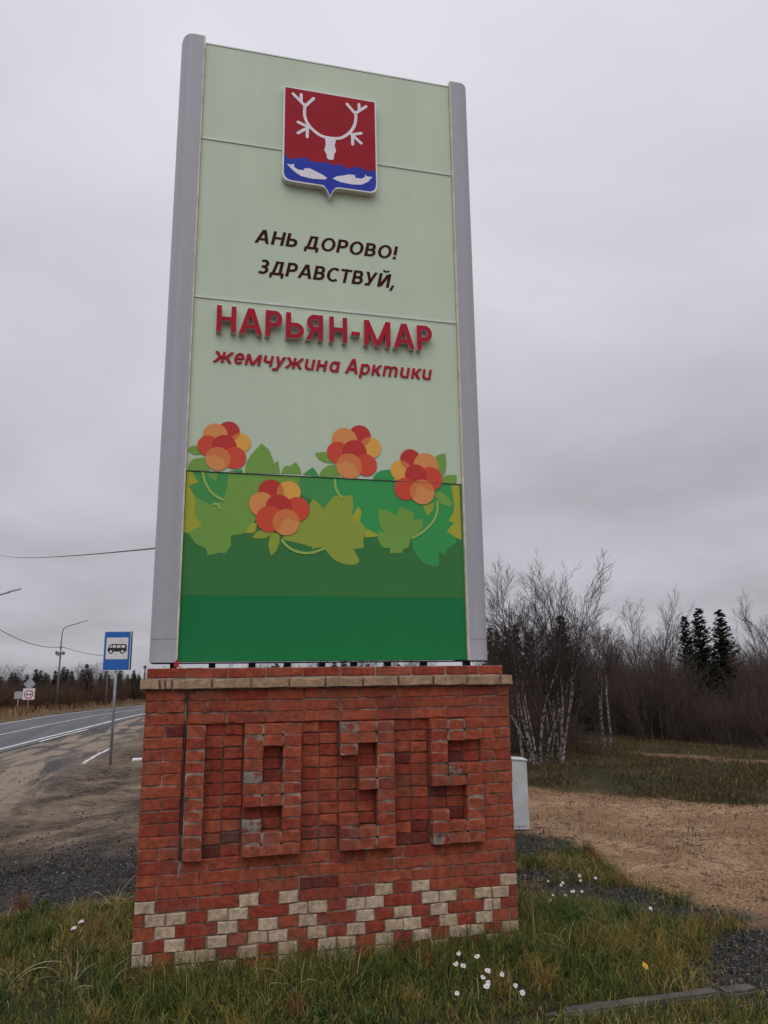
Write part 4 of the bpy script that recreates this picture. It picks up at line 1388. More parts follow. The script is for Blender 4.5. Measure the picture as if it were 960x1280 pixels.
RB = [bush_mesh(80 + k, 1.7, 30, .6, M['redtwig'], .6) for k in range(2)]
GT, GB = 'bare trees of the thicket on the right', 'leafless bushes along the thicket'
for i in range(64):
    px = 600 + (i + rt.random()) / 64 * 420
    D = rt.uniform(22, 38) if px < 780 else rt.uniform(20, 36)
    if 832 < px < 925: D = rt.uniform(28, 38)
    x, y = polar(px, D)
    want = topz(px, rt.uniform(776, 818) if px < 760 else rt.uniform(788, 835), D)
    k = rt.randrange(3)
    tree_thing('bare_tree', 'thin bare brown tree standing in the thicket right of the sign', 'tree', BT[k][0], BT[k][1], (x, y, gz(x, y)), rt.uniform(0, 6), min(1.35, max(.7, want / 3.5)), GT)
n_b = 0
for row, (D0, D1, cnt) in enumerate(((17.5, 20, 34), (20, 23, 40), (23, 28, 44), (28, 36, 44))):
    for i in range(cnt):
        px = 585 + (i + rt.random()) / cnt * 440
        D = rt.uniform(D0, D1)
        x, y = polar(px, D)
        f = .75 * x + .66 * y
        lim = np.interp(x - .9 * y, [-9, -2, 2, 6], [18.6, 18.9, 16.4, 15.4])
        if f < lim:
            continue
        s = rt.uniform(.62, .95) if row == 0 else rt.uniform(.8, 1.12)
        if 832 < px < 925 and D < 24.5: s *= .62
        t = tag(link('bare_bush', BB[rt.randrange(3)], loc=(x, y, gz(x, y))), 'leafless brown bush in the dense thicket right of the sign', 'bush', GB)
        t.rotation_euler = (0, 0, rt.uniform(0, 6)); t.scale = (s * 1.1, s * 1.1, s)
# bushes at the foot of the birch clump
for i, (px, D, s) in enumerate(((652, 17.4, .8), (668, 17.8, .7), (640, 18.5, .9), (715, 17.2, .55), (628, 17.6, .6), (690, 18.6, .7))):
    x, y = polar(px, D)
    t = tag(link('bare_bush', BB[i % 3], loc=(x, y, gz(x, y))), 'low leafless bush at the foot of the many-stemmed birch', 'bush', 'low bushes at the birch foot')
    t.rotation_euler = (0, 0, i); t.scale = (s, s, s * .8)

# the far wood across the road, on the left and behind the sign
GS, GW, GR = 'spruces of the far wood across the road', 'bare trees of the far wood across the road', 'russet bushes along the far side of the road'
for i in range(76):
    px = -30 + (i + rt.random()) / 76 * 560
    D = rt.uniform(84, 104) if px < 300 else rt.uniform(60, 90)
    x, y = polar(px, D)
    if float(road_dist(np.array([x]), np.array([y]))[0]) < 9 and px < 260:
        continue
    py = rt.uniform(836, 849) if px < 300 else rt.uniform(826, 842)
    spruce(px, D, topz(px, py, D), 'dark spruce in the far wood across the road', rt.randrange(3), GS, rt.uniform(1.1, 1.6))
for px, py, D in ((114, 830, 80.6), (86, 834, 84), (52, 836, 82), (58, 838, 86), (4, 840, 80), (76, 838, 82), (96, 838, 83), (172, 838, 92), (153, 841, 92), (27, 841, 82)):
    spruce(px, D, topz(px, py, D), 'dark spruce in the far wood across the road', (px // 7) % 3, GS, 1.35)
for i in range(110):
    px = -30 + (i + rt.random()) / 110 * 560
    D = rt.uniform(76, 100) if px < 300 else rt.uniform(45, 80)
    x, y = polar(px, D)
    if float(road_dist(np.array([x]), np.array([y]))[0]) < 9 and px < 260:
        continue
    k = rt.randrange(3)
    tree_thing('bare_tree', 'bare grey-brown tree in the far wood across the road', 'tree', BT[k][0], BT[k][1], (x, y, gz(x, y)), rt.uniform(0, 6), rt.uniform(.85, 1.2), GW)
for i in range(150):
    px = -30 + (i + rt.random()) / 150 * 330
    D = rt.uniform(62, 88)
    x, y = polar(px, D)
    rdv = float(road_dist(np.array([x]), np.array([y]))[0])
    if rdv < 9.6:
        continue
    s = rt.uniform(.75, 1.25)
    red = rt.random() < .62
    t = tag(link('russet_bush', (RB if red else BB)[rt.randrange(2)], loc=(x, y, gz(x, y) + .1)), 'russet leafless bush on the far verge of the road', 'bush', GR)
    t.rotation_euler = (0, 0, rt.uniform(0, 6)); t.scale = (s * 1.5, s * 1.5, s)

# ================================================================ street furniture
# bus stop sign
def arc_pts(cx, cz, r, a0, a1, n=10):
    return [(cx + r * math.cos(R(a0 + (a1 - a0) * k / n)), cz + r * math.sin(R(a0 + (a1 - a0) * k / n))) for k in range(n + 1)]
def rrect(x0, x1, z0, z1, r):
    return arc_pts(x1 - r, z0 + r, r, -90, 0, 4) + arc_pts(x1 - r, z1 - r, r, 0, 90, 4) + arc_pts(x0 + r, z1 - r, r, 90, 180, 4) + arc_pts(x0 + r, z0 + r, r, 180, 270, 4)
bx, by = -1.82, 16.75
bus = thing('bus_stop_sign', 'blue bus stop sign with white square and black bus on a grey post', 'sign', (bx, by, gz(bx, by)), R(-4))
mb = MB(); mb.tube([(0, 0, -.1), (0, 0, 3.42)], .038, 10)
link('post', mb.mesh('post', [M['galv']], True), bus)
zc = 3.0
mb = MB(); mb.prism_xz(rrect(-.352, .352, zc - .527, zc + .527, .03), -.062, -.045)
pl = link('plate', mb.mesh('plate', [M['sign_white']]), bus)
mb = MB(); mb.prism_xz(rrect(-.338, .338, zc - .513, zc + .513, .025), -.0640, -.0615)
link('blue_face', mb.mesh('blue_face', [M['bus_blue']]), pl)
mb = MB(); mb.prism_xz(rrect(-.285, .285, zc - .225, zc + .36, .02), -.0655, -.0635)
link('white_square', mb.mesh('white_square', [M['sign_white']]), pl)
mb = MB()
mb.prism_xz([(-.245, zc - .02), (.245, zc - .02), (.255, zc + .03), (.250, zc + .15), (.225, zc + .185), (-.14, zc + .185), (-.19, zc + .165), (-.245, zc + .06)], -.0670, -.0650)
mb.prism_xz(arc_pts(-.155, zc - .02, .062, 0, 360, 18)[:-1], -.0674, -.0650)
mb.prism_xz(arc_pts(.145, zc - .02, .062, 0, 360, 18)[:-1], -.0674, -.0650)
pict = link('bus_pictogram', mb.mesh('bus_pictogram', [M['sign_black']]), pl)
mb = MB()
for a, b_ in ((-.115, -.035), (-.005, .085), (.115, .205)):
    mb.prism_xz([(a, zc + .085), (b_, zc + .085), (b_, zc + .155), (a, zc + .155)], -.0684, -.0665)
mb.prism_xz([(-.205, zc + .085), (-.140, zc + .085), (-.140, zc + .155), (-.165, zc + .15)], -.0684, -.0665)
for cx in (-.155, .145):
    mb.prism_xz(arc_pts(cx, zc - .02, .034, 0, 360, 14)[:-1], -.0686, -.0665)
link('window', mb.mesh('window', [M['sign_white']]), pl)
mb = MB(); mb.prism_xz(rrect(-.325, .378, zc - .515, zc + .535, .03), .045, .062)
link('rear_plate', mb.mesh('rear_plate', [M['galv_dark']]), bus)
for z_ in (zc - .3, zc + .3):
    mb = MB(); mb.box(-.12, .12, -.045, .045, z_ - .02, z_ + .02)
    link('bracket', mb.mesh('bracket', [M['galv']]), bus)

# white painted kerb of the bus bay
mb = MB()
kp = [(-2.61, 17.4), (-2.60, 18.2), (-2.56, 19.3), (-2.50, 20.4), (-2.42, 21.8)]
for i in range(len(kp) - 1):
    (x0, y0), (x1, y1) = kp[i], kp[i + 1]
    g = gz(x0, y0)
    mb.prism_xy([(x0, y0 + .02), (x1, y1 - .02), (x1 + .09, y1 - .02), (x0 + .09, y0 + .02)], g - .05, g + (.02 if i % 2 else .03))
tag(link('bay_kerb', mb.mesh('bay_kerb', [M['kerb_white']])), 'short white painted kerb edging the bus bay left of the sign post', 'kerb')
mb = MB(); g = gz(-1.1, 17.9)
mb.box(-1.35, -.2, 17.7, 18.2, g - .05, g + .03)
tag(link('bay_slab', mb.mesh('bay_slab', [M['kerb_white']])), 'pale concrete slab on the sand behind the bus stop post', 'slab')

# street lamps
def lamp_meshes():
    parts = []
    mb = MB(); mb.tube([(0, 0, -.2), (0, 0, 3.0), (0, 0, 5.9)], [.10, .085, .062], 8); parts.append(('pole', mb.mesh('pole', [M['galv_dark']], True)))
    mb = MB(); mb.tube([(0, 0, 5.85), (.03, 0, 6.6), (.10, 0, 6.85), (.30, 0, 7.03), (.9, 0, 7.22), (1.5, 0, 7.38)], .040, 6); parts.append(('arm', mb.mesh('arm', [M['galv_dark']], True)))
    mb = MB()
    prof = [(1.40, .05), (1.55, .10), (2.0, .085), (2.12, .03)]
    for (xa, wa), (xb, wb) in zip(prof[:-1], prof[1:]):
        za, zb_ = 7.35 + (xa - 1.4) * .25, 7.35 + (xb - 1.4) * .25
        mb.add([(xa, -wa, za), (xb, -wb, zb_), (xb, wb, zb_), (xa, wa, za), (xa, -wa * .6, za + .08), (xb, -wb * .6, zb_ + .08), (xb, wb * .6, zb_ + .08), (xa, wa * .6, za + .08)],
               [(0, 3, 2, 1), (4, 5, 6, 7), (0, 1, 5, 4), (2, 3, 7, 6), (3, 0, 4, 7), (1, 2, 6, 5)])
    parts.append(('lamp_head', mb.mesh('lamp_head', [M['galv']])))
    mb = MB(); mb.box(-.10, .10, -.1, .1, 5.28, 5.33); mb.tube([(-.02, -.06, 5.31), (.28, -.06, 5.31)], .03, 6); parts.append(('cable_bracket', mb.mesh('cable_bracket', [M['galv_dark']])))
    return parts
LP = lamp_meshes()
def lamp(label, x, y, rz, sc=1.0, z=None):
    t = thing('street_lamp', label, 'street lamp', (x, y, gz(x, y) if z is None else z), rz, 'street lamps along the road')
    t.scale = (sc, sc, sc)
    for n_, me in LP:
        link(n_, me, t)
    return t
l1 = lamp('grey street lamp with curved arm and loudspeakers, standing clear left of the bus sign', -11.1, 64.87, R(-14))
mb = MB()
for a, z_ in ((200, 4.85), (330, 4.78), (265, 4.72)):
    c, s = math.cos(R(a)), math.sin(R(a))
    mb.tube([(c * .08, s * .08, z_), (c * .24, s * .24, z_), (c * .40, s * .40, z_ + .02)], [.06, .09, .17], 8)
link('loudspeaker', mb.mesh('loudspeaker', [M['galv_dark']]), l1)
lamp('street lamp whose arm alone reaches in at the left edge', -11.15, 39.3, R(-14))
lamp('far street lamp partly hidden behind the bus stop plate', -7.85, 71.2, R(-20), .90)

# wires
def wire(name, label, a, b_, sag, r=.012, n=14):
    a, b_ = Vector(a), Vector(b_)
    pts = []
    for k in range(n + 1):
        t = k / n
        p = a.lerp(b_, t); p.z -= sag * 4 * t * (1 - t)
        pts.append(p)
    mb = MB(); mb.tube(pts, r, 4)
    return tag(link(name, mb.mesh(name, [M['wire']])), label, 'cable')
wire('overhead_cable', 'thin cable running up to the left from the sign post across the sky', (.03, .5, 2.80), (-12.5, 44.6, 9.45), .25, .0055, 20)
wire('lamp_cable', 'black cable sagging between the two nearest street lamps', (-11.1, 39.35, 4.95), (-11.0, 64.80, 4.25), .55, .022)
wire('lamp_cable', 'black cable sagging behind the bus stop plate to the far street lamp', (-11.0, 64.86, 4.25), (-7.85, 71.2, 3.60), .16, .02)

# road signs across the road
sx, sy = -12.43, 60.2
rs = thing('road_sign', 'square white road sign with red ring below a grey diamond plate', 'sign', (sx, sy, gz(sx, sy)), R(8))
mb = MB(); mb.tube([(0, .05, -.1), (0, .05, 2.9)], .038, 8); link('post', mb.mesh('post', [M['sign_back']], True), rs)
mb = MB(); mb.prism_xz([(0, 1.83), (.43, 2.31), (0, 2.79), (-.43, 2.31)], -.01, .01); link('diamond_plate', mb.mesh('diamond_plate', [M['sign_back']]), rs)
mb = MB(); mb.prism_xz(rrect(-.43, .43, 1.12, 1.98, .03), -.012, .008); sp = link('square_plate', mb.mesh('square_plate', [M['sign_white']]), rs)
mb = MB()
o_, i_ = arc_pts(0, 1.52, .33, 0, 360, 28), arc_pts(0, 1.52, .26, 0, 360, 28)
for k in range(28):
    mb.prism_xz([o_[k], o_[k + 1], i_[k + 1], i_[k]], -.016, -.011)
link('red_ring', mb.mesh('red_ring', [M['sign_red']]), sp)
mb = MB()
for cx in (-.11, .11):
    mb.prism_xz([(cx - .09, 1.46), (cx + .09, 1.46), (cx + .09, 1.53), (cx + .05, 1.54), (cx + .03, 1.59), (cx - .03, 1.59), (cx - .05, 1.54), (cx - .09, 1.53)], -.017, -.0115)
link('car_pictogram', mb.mesh('car_pictogram', [M['sign_black']]), sp)
sx, sy = -13.52, 61.9
r2_ = thing('road_sign', 'small pale plates on a thin post left of the diamond sign', 'sign', (sx, sy, gz(sx, sy)), R(8))
mb = MB(); mb.tube([(0, .04, -.1), (0, .04, 1.75)], .034, 8); link('post', mb.mesh('post', [M['sign_back']], True), r2_)
for a, b_ in ((-.30, -.02), (.02, .30)):
    mb = MB(); mb.prism_xz([(a, 1.15), (b_, 1.15), (b_, 1.72), (a, 1.72)], -.01, .005); link('plate', mb.mesh('plate', [M['sign_back']]), r2_)

# pale metal cabinet behind the right end of the pedestal
cb = thing('metal_cabinet', 'pale grey metal cabinet half hidden behind the pedestal right end', 'cabinet', (4.17, 3.62, 0.0), R(-10))
mb = MB()
mb.prism_xz([(-.42, .02), (.085, .02), (.085, .795), (-.42, .845)], -.14, .14)
link('body', mb.mesh('body', [M['cabinet']]), cb)
mb = MB(); mb.prism_xz([(-.40, .06), (.06, .06), (.06, .765), (-.40, .81)], -.146, -.1395); d_ = link('door', mb.mesh('door', [M['cabinet']]), cb)
mb = MB(); mb.prism_xz([(-.44, .8485), (.10, .797), (.10, .807), (-.44, .8585)], -.155, .155); link('lid', mb.mesh('lid', [M['cabinet']]), cb)
mb = MB(); mb.box(-.38, .05, -.10, .10, -.05, .0205); link('plinth', mb.mesh('plinth', [M['galv_dark']]), cb)

# concrete kerb stones in front of the pedestal
r3 = random.Random(5)
xk = -2.6
ki = 0
while xk < 3.5:
    L = .99
    x1 = min(xk + L, 3.60)
    bm = bmesh.new()
    bmesh.ops.create_cube(bm, size=1)
    bmesh.ops.scale(bm, vec=(x1 - xk - .012, .10, .24), verts=bm.verts)
    bmesh.ops.bevel(bm, geom=list(bm.edges), offset=.012, segments=2, affect='EDGES')
    bmesh.ops.subdivide_edges(bm, edges=[e for e in bm.edges if e.calc_length() > .3], cuts=8)
    for v in bm.verts:
        v.co += Vector((r3.uniform(-1, 1), r3.uniform(-1, 1), r3.uniform(-1, 1))) * .0028
    me = bpy.data.meshes.new('kerb_stone'); bm.to_mesh(me); bm.free(); me.materials.append(M['concrete'])
    yk = -1.07 - .012 * (xk - 1.5) + r3.uniform(-.008, .008)
    o = link('kerb_stone', me, loc=((xk + x1) / 2, yk, -.092 - (.035 if ki < 5 else 0) + r3.uniform(-.006, .006)))
    o.rotation_euler = (r3.uniform(-.03, .03), r3.uniform(-.012, .012), r3.uniform(-.015, .015))
    last = x1 >= 3.59
    tag(o, 'grey concrete kerb stone in the grass, ' + ['seventh from the right end', 'sixth from the right end', 'fifth from the right end', 'fourth from the right end', 'third from the right end', 'second from the right end', 'the one at the right end'][ki], 'kerb', 'kerb stones in front of the pedestal')
    xk = x1 + .004
    ki += 1

# ================================================================ small growth and litter
def blade_mat(name):
    m, nt, b = new_mat(name)
    a = N(nt, 'ShaderNodeAttribute'); a.attribute_name = 'tint'
    nt.links.new(a.outputs['Color'], b.inputs['Base Color'])
    b.inputs['Roughness'].default_value = .75
    b.inputs['Specular IOR Level'].default_value = .25
    return m
M['blade'] = blade_mat('grass_blade')
def blades(name, P, Hh, W, lean, bend, cols, seed, label=None, cat=None):
    """P (N,3) roots; 2 segments each, last one pointed"""
    rg = np.random.default_rng(seed)
    n = len(P)
    az = rg.random(n) * 2 * np.pi
    D = np.stack([np.cos(az), np.sin(az), np.zeros(n)], 1)
    az2 = rg.random(n) * 2 * np.pi
    Sd = np.stack([np.cos(az2), np.sin(az2), np.zeros(n)], 1) * (W / 2)[:, None]
    up = np.array([0, 0, 1.0])
    l = lean[:, None]; h = Hh[:, None]
    p0 = P
    p1 = P + up * h * .50 * np.cos(l * .6) + D * h * .5 * np.sin(l * .6)
    l2 = l + bend[:, None]
    p2 = p1 + up * h * .32 * np.cos(l2) + D * h * .32 * np.sin(l2)
    l3 = l2 + bend[:, None] * 1.3
    p3 = p2 + up * h * .22 * np.cos(l3) + D * h * .22 * np.sin(l3)
    V = np.stack([p0 - Sd, p0 + Sd, p1 - Sd * .85, p1 + Sd * .85, p2 - Sd * .6, p2 + Sd * .6, p3], 1)
    base = np.arange(n)[:, None] * 7
    F = np.concatenate([base + np.array([[0, 1, 3]]), base + np.array([[0, 3, 2]]), base + np.array([[2, 3, 5]]), base + np.array([[2, 5, 4]]), base + np.array([[4, 5, 6]])])
    me = mesh_np(name, V.reshape(-1, 3), F, [M['blade']])
    a = me.attributes.new('tint', 'FLOAT_COLOR', 'POINT')
    cc = np.concatenate([cols, np.ones((n, 1))], 1)
    a.data.foreach_set('color', np.repeat(cc, 7, axis=0).astype(np.float32).ravel())
    o = link(name, me)
    return o
def palette(rg, n, w, keys):
    K = np.array(keys)
    i = (rg.random(n)[:, None] > np.cumsum(w, axis=1)).sum(1).clip(0, len(keys) - 1)
    return K[i] * rg.uniform(.65, 1.35, (n, 1)) * rg.uniform(.92, 1.08, (n, 3))
COLS = [(.058, .088, .017), (.145, .155, .028), (.27, .21, .048), (.235, .13, .045), (.40, .33, .18)]
def surf(x, y):
    """ground surface, as the terrain builder makes it near the pedestal"""
    g, gr, he, fo, asp, verge = masks(x, y)
    near = np.exp(-((x - 1.3) ** 2 + y ** 2) / 900)
    z = height(x, y) + (.012 * fbm(x * 3, y * 3, 21) + .022 * fbm(x * .8, y * .8, 5) * (1 - .7 * asp)) * near
    return z + gr * .012 * fbm(x * 9, y * 9, 31) + he * (.05 * fbm(x * 1.5, y * 1.5, 41) + .05), g, gr, he, fo
def grass():
    rg = np.random.default_rng(2)
    n = 330000
    x = rg.uniform(-3.0, 5.4, n); y = rg.uniform(-1.75, 3.5, n)
    # clumps: pull roots towards scattered tuft centres
    cx = np.round(x / .11) * .11; cy = np.round(y / .11) * .11
    jx = vnoise(cx * 37.1, cy * 91.7, 3) * .05; jy = vnoise(cx * 71.3, cy * 23.9, 5) * .05
    k = (rg.random(n) < .55) * rg.uniform(.3, .9, n)
    x = x + (cx + jx - x) * k * .8; y = y + (cy + jy - y) * k * .8
    z, g, gr, he, fo = surf(x, y)
    inside = (x > -.01) & (x < PW + .01) & (y > -.005) & (y < PD + .02)
    hidden = (x > .1) & (x < 2.9) & (y > .7)
    kerb = (np.abs(y + 1.07 + .012 * (x - 1.5)) < .055) & (x < 3.61)
    dens = g * (1 - .94 * gr) * (.62 + .55 * fbm(x * 1.3, y * 1.3, 12))
    keep = (rg.random(n) < dens) & ~inside & ~kerb & ~(hidden & (rg.random(n) < .9))
    x, y, z = x[keep], y[keep], z[keep]
    n = len(x)
    dry = np.clip(.52 + 1.35 * fbm(x * 1.1 + 3, y * 1.1, 51) + .35 * fbm(x * 4, y * 4, 53), 0, 1)
    lush = sst(.75, .05, np.minimum(np.abs(y + .12), 9)) * ((x > -.2) & (x < 3.2))     # dark green growth along the wall foot
    lush = np.maximum(lush, np.exp(-((x - 3.0) ** 2 + (y - .15) ** 2) / .35))
    dry = dry * (1 - .75 * lush)
    w = np.stack([.58 - .52 * dry, .32 - .06 * dry, .06 + .30 * dry, .02 + .20 * dry, .02 + .08 * dry], 1)
    w /= w.sum(1)[:, None]
    cols = palette(rg, n, w, COLS)
    tall = .6 + .45 * fbm(x * 1.7, y * 1.7, 61)
    H = (.05 + .13 * rg.random(n) ** 1.6) * (tall + .75 * lush) + .02
    H *= np.where(rg.random(n) < .03, 1.7, 1)
    H *= np.where(y < -1.14, .9, 1)
    W = rg.uniform(.0022, .0050, n)
    lean = np.abs(rg.normal(0, .55, n)) + .6 * dry * rg.random(n)
    bend = np.abs(rg.normal(.35, .45, n))
    o = blades('grass', np.stack([x, y, z - .004], 1), H, W, lean, bend, cols, 4)
    tag(o, 'matted green and straw coloured grass around the pedestal foot', 'grass', kind='stuff')
grass()
def tufts():
    """taller clumps of coarse grass and broad-leaved weeds among the turf"""
    rg = np.random.default_rng(31)
    X, Y, H, W, Ln, Bd, Cc = [], [], [], [], [], [], []
    cent = [(rg.uniform(-2.4, 0), rg.uniform(-.9, 1.8)) for _ in range(46)] + [(rg.uniform(0, 2.7), rg.uniform(-1.0, -.12)) for _ in range(34)] + [(rg.uniform(2.7, 4.3), rg.uniform(-1.0, 2.4)) for _ in range(60)]
    for i in range(26):                                    # golden clumps right of the pedestal
        cent.append((rg.normal(3.2, .28), rg.normal(-.35, .22)))
    cent = [(rg.normal(2.95, .16), rg.normal(.12, .22)) for _ in range(22)] + cent
    for i, (cx, cy) in enumerate(cent):
        if abs(cy + 1.07) < .12 and cx < 3.65:
            cy += .25
        gold = i >= len(cent) - 26
        kind = 2 if gold else (0 if i < 22 else rg.choice([0, 0, 1, 2, 3]))
        n = int(rg.uniform(60, 150))
        r = np.abs(rg.normal(0, .05, n)); a = rg.random(n) * 6.283
        x, y = cx + r * np.cos(a), cy + r * np.sin(a)
        ok = (rg.random(n) > 1.25 * masks(x, y)[1]) & ~((x > -.01) & (x < PW + .01) & (y > -.01) & (y < PD))
        x, y = x[ok], y[ok]; n = len(x)
        broad = (not gold) and rg.random() < .33
        X.append(x); Y.append(y)
        H.append(rg.uniform(.05, .10, n) if broad else rg.uniform(.10, .24, n) * rg.uniform(.7, 1.1) * (1.25 if i < 22 else 1))
        W.append(rg.uniform(.008, .016, n) if broad else rg.uniform(.0022, .0045, n))
        Ln.append(np.abs(rg.normal(.35, .3, n)) + r[ok] * 6); Bd.append(np.abs(rg.normal(.35, .3, n)))
        base = np.array([(.050, .085, .018), (.11, .125, .026), (.24, .165, .045), (.20, .10, .038)][kind if not broad else 0])
        Cc.append(base[None] * rg.uniform(.55, 1.4, (n, 1)) * rg.uniform(.9, 1.1, (n, 3)))
    X, Y, H, W, Ln, Bd = [np.concatenate(v) for v in (X, Y, H, W, Ln, Bd)]
    z = surf(X, Y)[0]
    o = blades('grass_clumps', np.stack([X, Y, z - .004], 1), H, W, Ln, Bd, np.concatenate(Cc), 37)
    tag(o, 'taller clumps of coarse grass and weeds around the pedestal', 'grass', kind='stuff')
tufts()
def heath():
    rg = np.random.default_rng(8)
    n = 150000
    u = rg.random(n); D = 9.5 + 14 * rg.random(n) ** 1.3
    a = YAW - np.arctan((575 + 460 * u - 480) / 940.68)
    x = .3276 - np.sin(a) * D; y = -5.3615 + np.cos(a) * D
    z, g, gr, he, fo = surf(x, y)
    p = he * (.40 + .7 * fbm(x * 1.2, y * 1.2, 15)) + .10 * fo + .006
    keep = rg.random(n) < p
    x, y, z, he, D = x[keep], y[keep], z[keep], he[keep], D[keep]
    n = len(x)
    t = np.clip(.42 + .95 * fbm(x * .8, y * .8, 71), 0, 1)
    far = sst(13, 16.5, D)
    t = np.clip(t + .75 * far, 0, 1)
    w = np.stack([.45 - .38 * t, .34 - .15 * t, .10 + .2 * t, .10 + .22 * t, .01 + .10 * t], 1); w /= w.sum(1)[:, None]
    cols = palette(rg, n, w, [(.020, .028, .008), (.046, .048, .013), (.115, .076, .026), (.085, .042, .019), (.24, .155, .068)])
    H = (.03 + .08 * rg.random(n)) * (.8 + .5 * fbm(x * 2, y * 2, 81)) + .15 * (rg.random(n) < .015)
    o = blades('heath_grass', np.stack([x, y, z - .004], 1), H, rg.uniform(.006, .013, n), np.abs(rg.normal(0, .5, n)), np.abs(rg.normal(.2, .3, n)), cols, 9)
    tag(o, 'dark low heath plants in a band before the thicket', 'heath', kind='stuff')
    # sparse dry wisps on the sand
    n = 80000
    x = rg.uniform(3.6, 11, n); y = rg.uniform(-1.5, 7.5, n)
    z, g, gr, he, fo = surf(x, y)
    p = (1 - g) * (1 - he) * np.clip(.16 + .9 * fbm(x * 1.3, y * 1.3, 91), 0, 1)
    x2 = rg.uniform(-4, .2, n); y2 = rg.uniform(1.5, 8, n)
    z2, g2, gr2, he2, fo2 = surf(x2, y2)
    p2 = (1 - g2) * np.clip(.03 + .30 * fbm(x2 * 1.2, y2 * 1.2, 95), 0, 1)
    k, k2 = rg.random(n) < p, rg.random(n) < p2
    x = np.concatenate([x[k], x2[k2]]); y = np.concatenate([y[k], y2[k2]]); z = np.concatenate([z[k], z2[k2]])
    n = len(x)
    w = np.tile(np.array([[.04, .10, .18, .48, .20]]), (n, 1))
    cols = palette(rg, n, w, [(.03, .04, .012), (.055, .045, .018), (.11, .075, .032), (.085, .042, .024), (.22, .15, .085)])
    o = blades('dry_wisps', np.stack([x, y, z - .003], 1), .012 + .04 * rg.random(n) ** 2, rg.uniform(.004, .009, n), np.abs(rg.normal(.5, .5, n)), np.abs(rg.normal(.3, .4, n)), cols, 19)
    tag(o, 'sparse dry reddish wisps scattered over the sand', 'grass', kind='stuff')
    # tall dry grass on the far verge of the road
    n = 5200
    px = rg.uniform(-20, 190, n); D = rg.uniform(44, 80, n)
    a = YAW - np.arctan((px - 480) / 940.68); D = D / np.cos(np.arctan((px - 480) / 940.68))
    x = .3276 - np.sin(a) * D; y = -5.3615 + np.cos(a) * D
    rd = road_dist(x, y)
    k = (rd > 7.6) & (rd < 13)
    x, y = x[k], y[k]; n = len(x)
    cols = palette(rg, n, np.tile(np.array([[.3, .5, .2]]), (n, 1)), [(.12, .060, .026), (.22, .125, .055), (.30, .21, .11)])
    o = blades('verge_grass', np.stack([x, y, height(x, y) + .05], 1), rg.uniform(.25, .7, n), rg.uniform(.03, .06, n), np.abs(rg.normal(0, .25, n)), np.abs(rg.normal(.1, .2, n)), cols, 29)
    tag(o, 'tall orange-brown dry grass on the far verge of the road', 'grass', kind='stuff')
heath()

# loose stones on the black gravel
def stones():
    rg = np.random.default_rng(14)
    n = 60000
    x = np.concatenate([rg.uniform(-3.2, .3, n // 2), rg.uniform(2.7, 5.2, n // 2)]); y = np.concatenate([rg.uniform(1.5, 5.2, n // 2), rg.uniform(-1.5, 3.4, n // 2)])
    z, g, gr, he, fo = surf(x, y)
    k = rg.random(n) < gr * np.clip(.42 + .7 * fbm(x * 2, y * 2, 33), 0, 1) * .8
    x, y, z = x[k], y[k], z[k]
    n = len(x)
    s = .0045 + .012 * rg.random(n) ** 4
    O = np.array([[1, 0, 0], [0, 1, 0], [-1, 0, 0], [0, -1, 0], [0, 0, 1], [0, 0, -1]], float)
    V = O[None] * rg.uniform(.6, 1.3, (n, 6, 1)) * s[:, None, None]
    t = rg.random(n) * 6.28
    c, sn = np.cos(t)[:, None], np.sin(t)[:, None]
    V = np.stack([V[..., 0] * c - V[..., 1] * sn, V[..., 0] * sn + V[..., 1] * c, V[..., 2] * .75], -1) + np.stack([x, y, z + s * .2], 1)[:, None, :]
    Fq = np.array([[0, 1, 4], [1, 2, 4], [2, 3, 4], [3, 0, 4], [1, 0, 5], [2, 1, 5], [3, 2, 5], [0, 3, 5]])
    F = (np.arange(n)[:, None, None] * 6 + Fq[None]).reshape(-1, 3)
    me = mesh_np('gravel', V.reshape(-1, 3), F, [M['blade']])
    cols = np.array([(.011, .011, .012), (.020, .019, .019), (.036, .033, .031), (.10, .09, .085), (.38, .36, .35)])[rg.choice(5, n, p=[.48, .34, .14, .03, .01])] * rg.uniform(.7, 1.3, (n, 1))
    a = me.attributes.new('tint', 'FLOAT_COLOR', 'POINT')
    a.data.foreach_set('color', np.repeat(np.concatenate([cols, np.ones((n, 1))], 1), 6, axis=0).astype(np.float32).ravel())
    tag(link('gravel', me), 'loose black gravel with a few pale stones', 'gravel', kind='stuff')
stones()
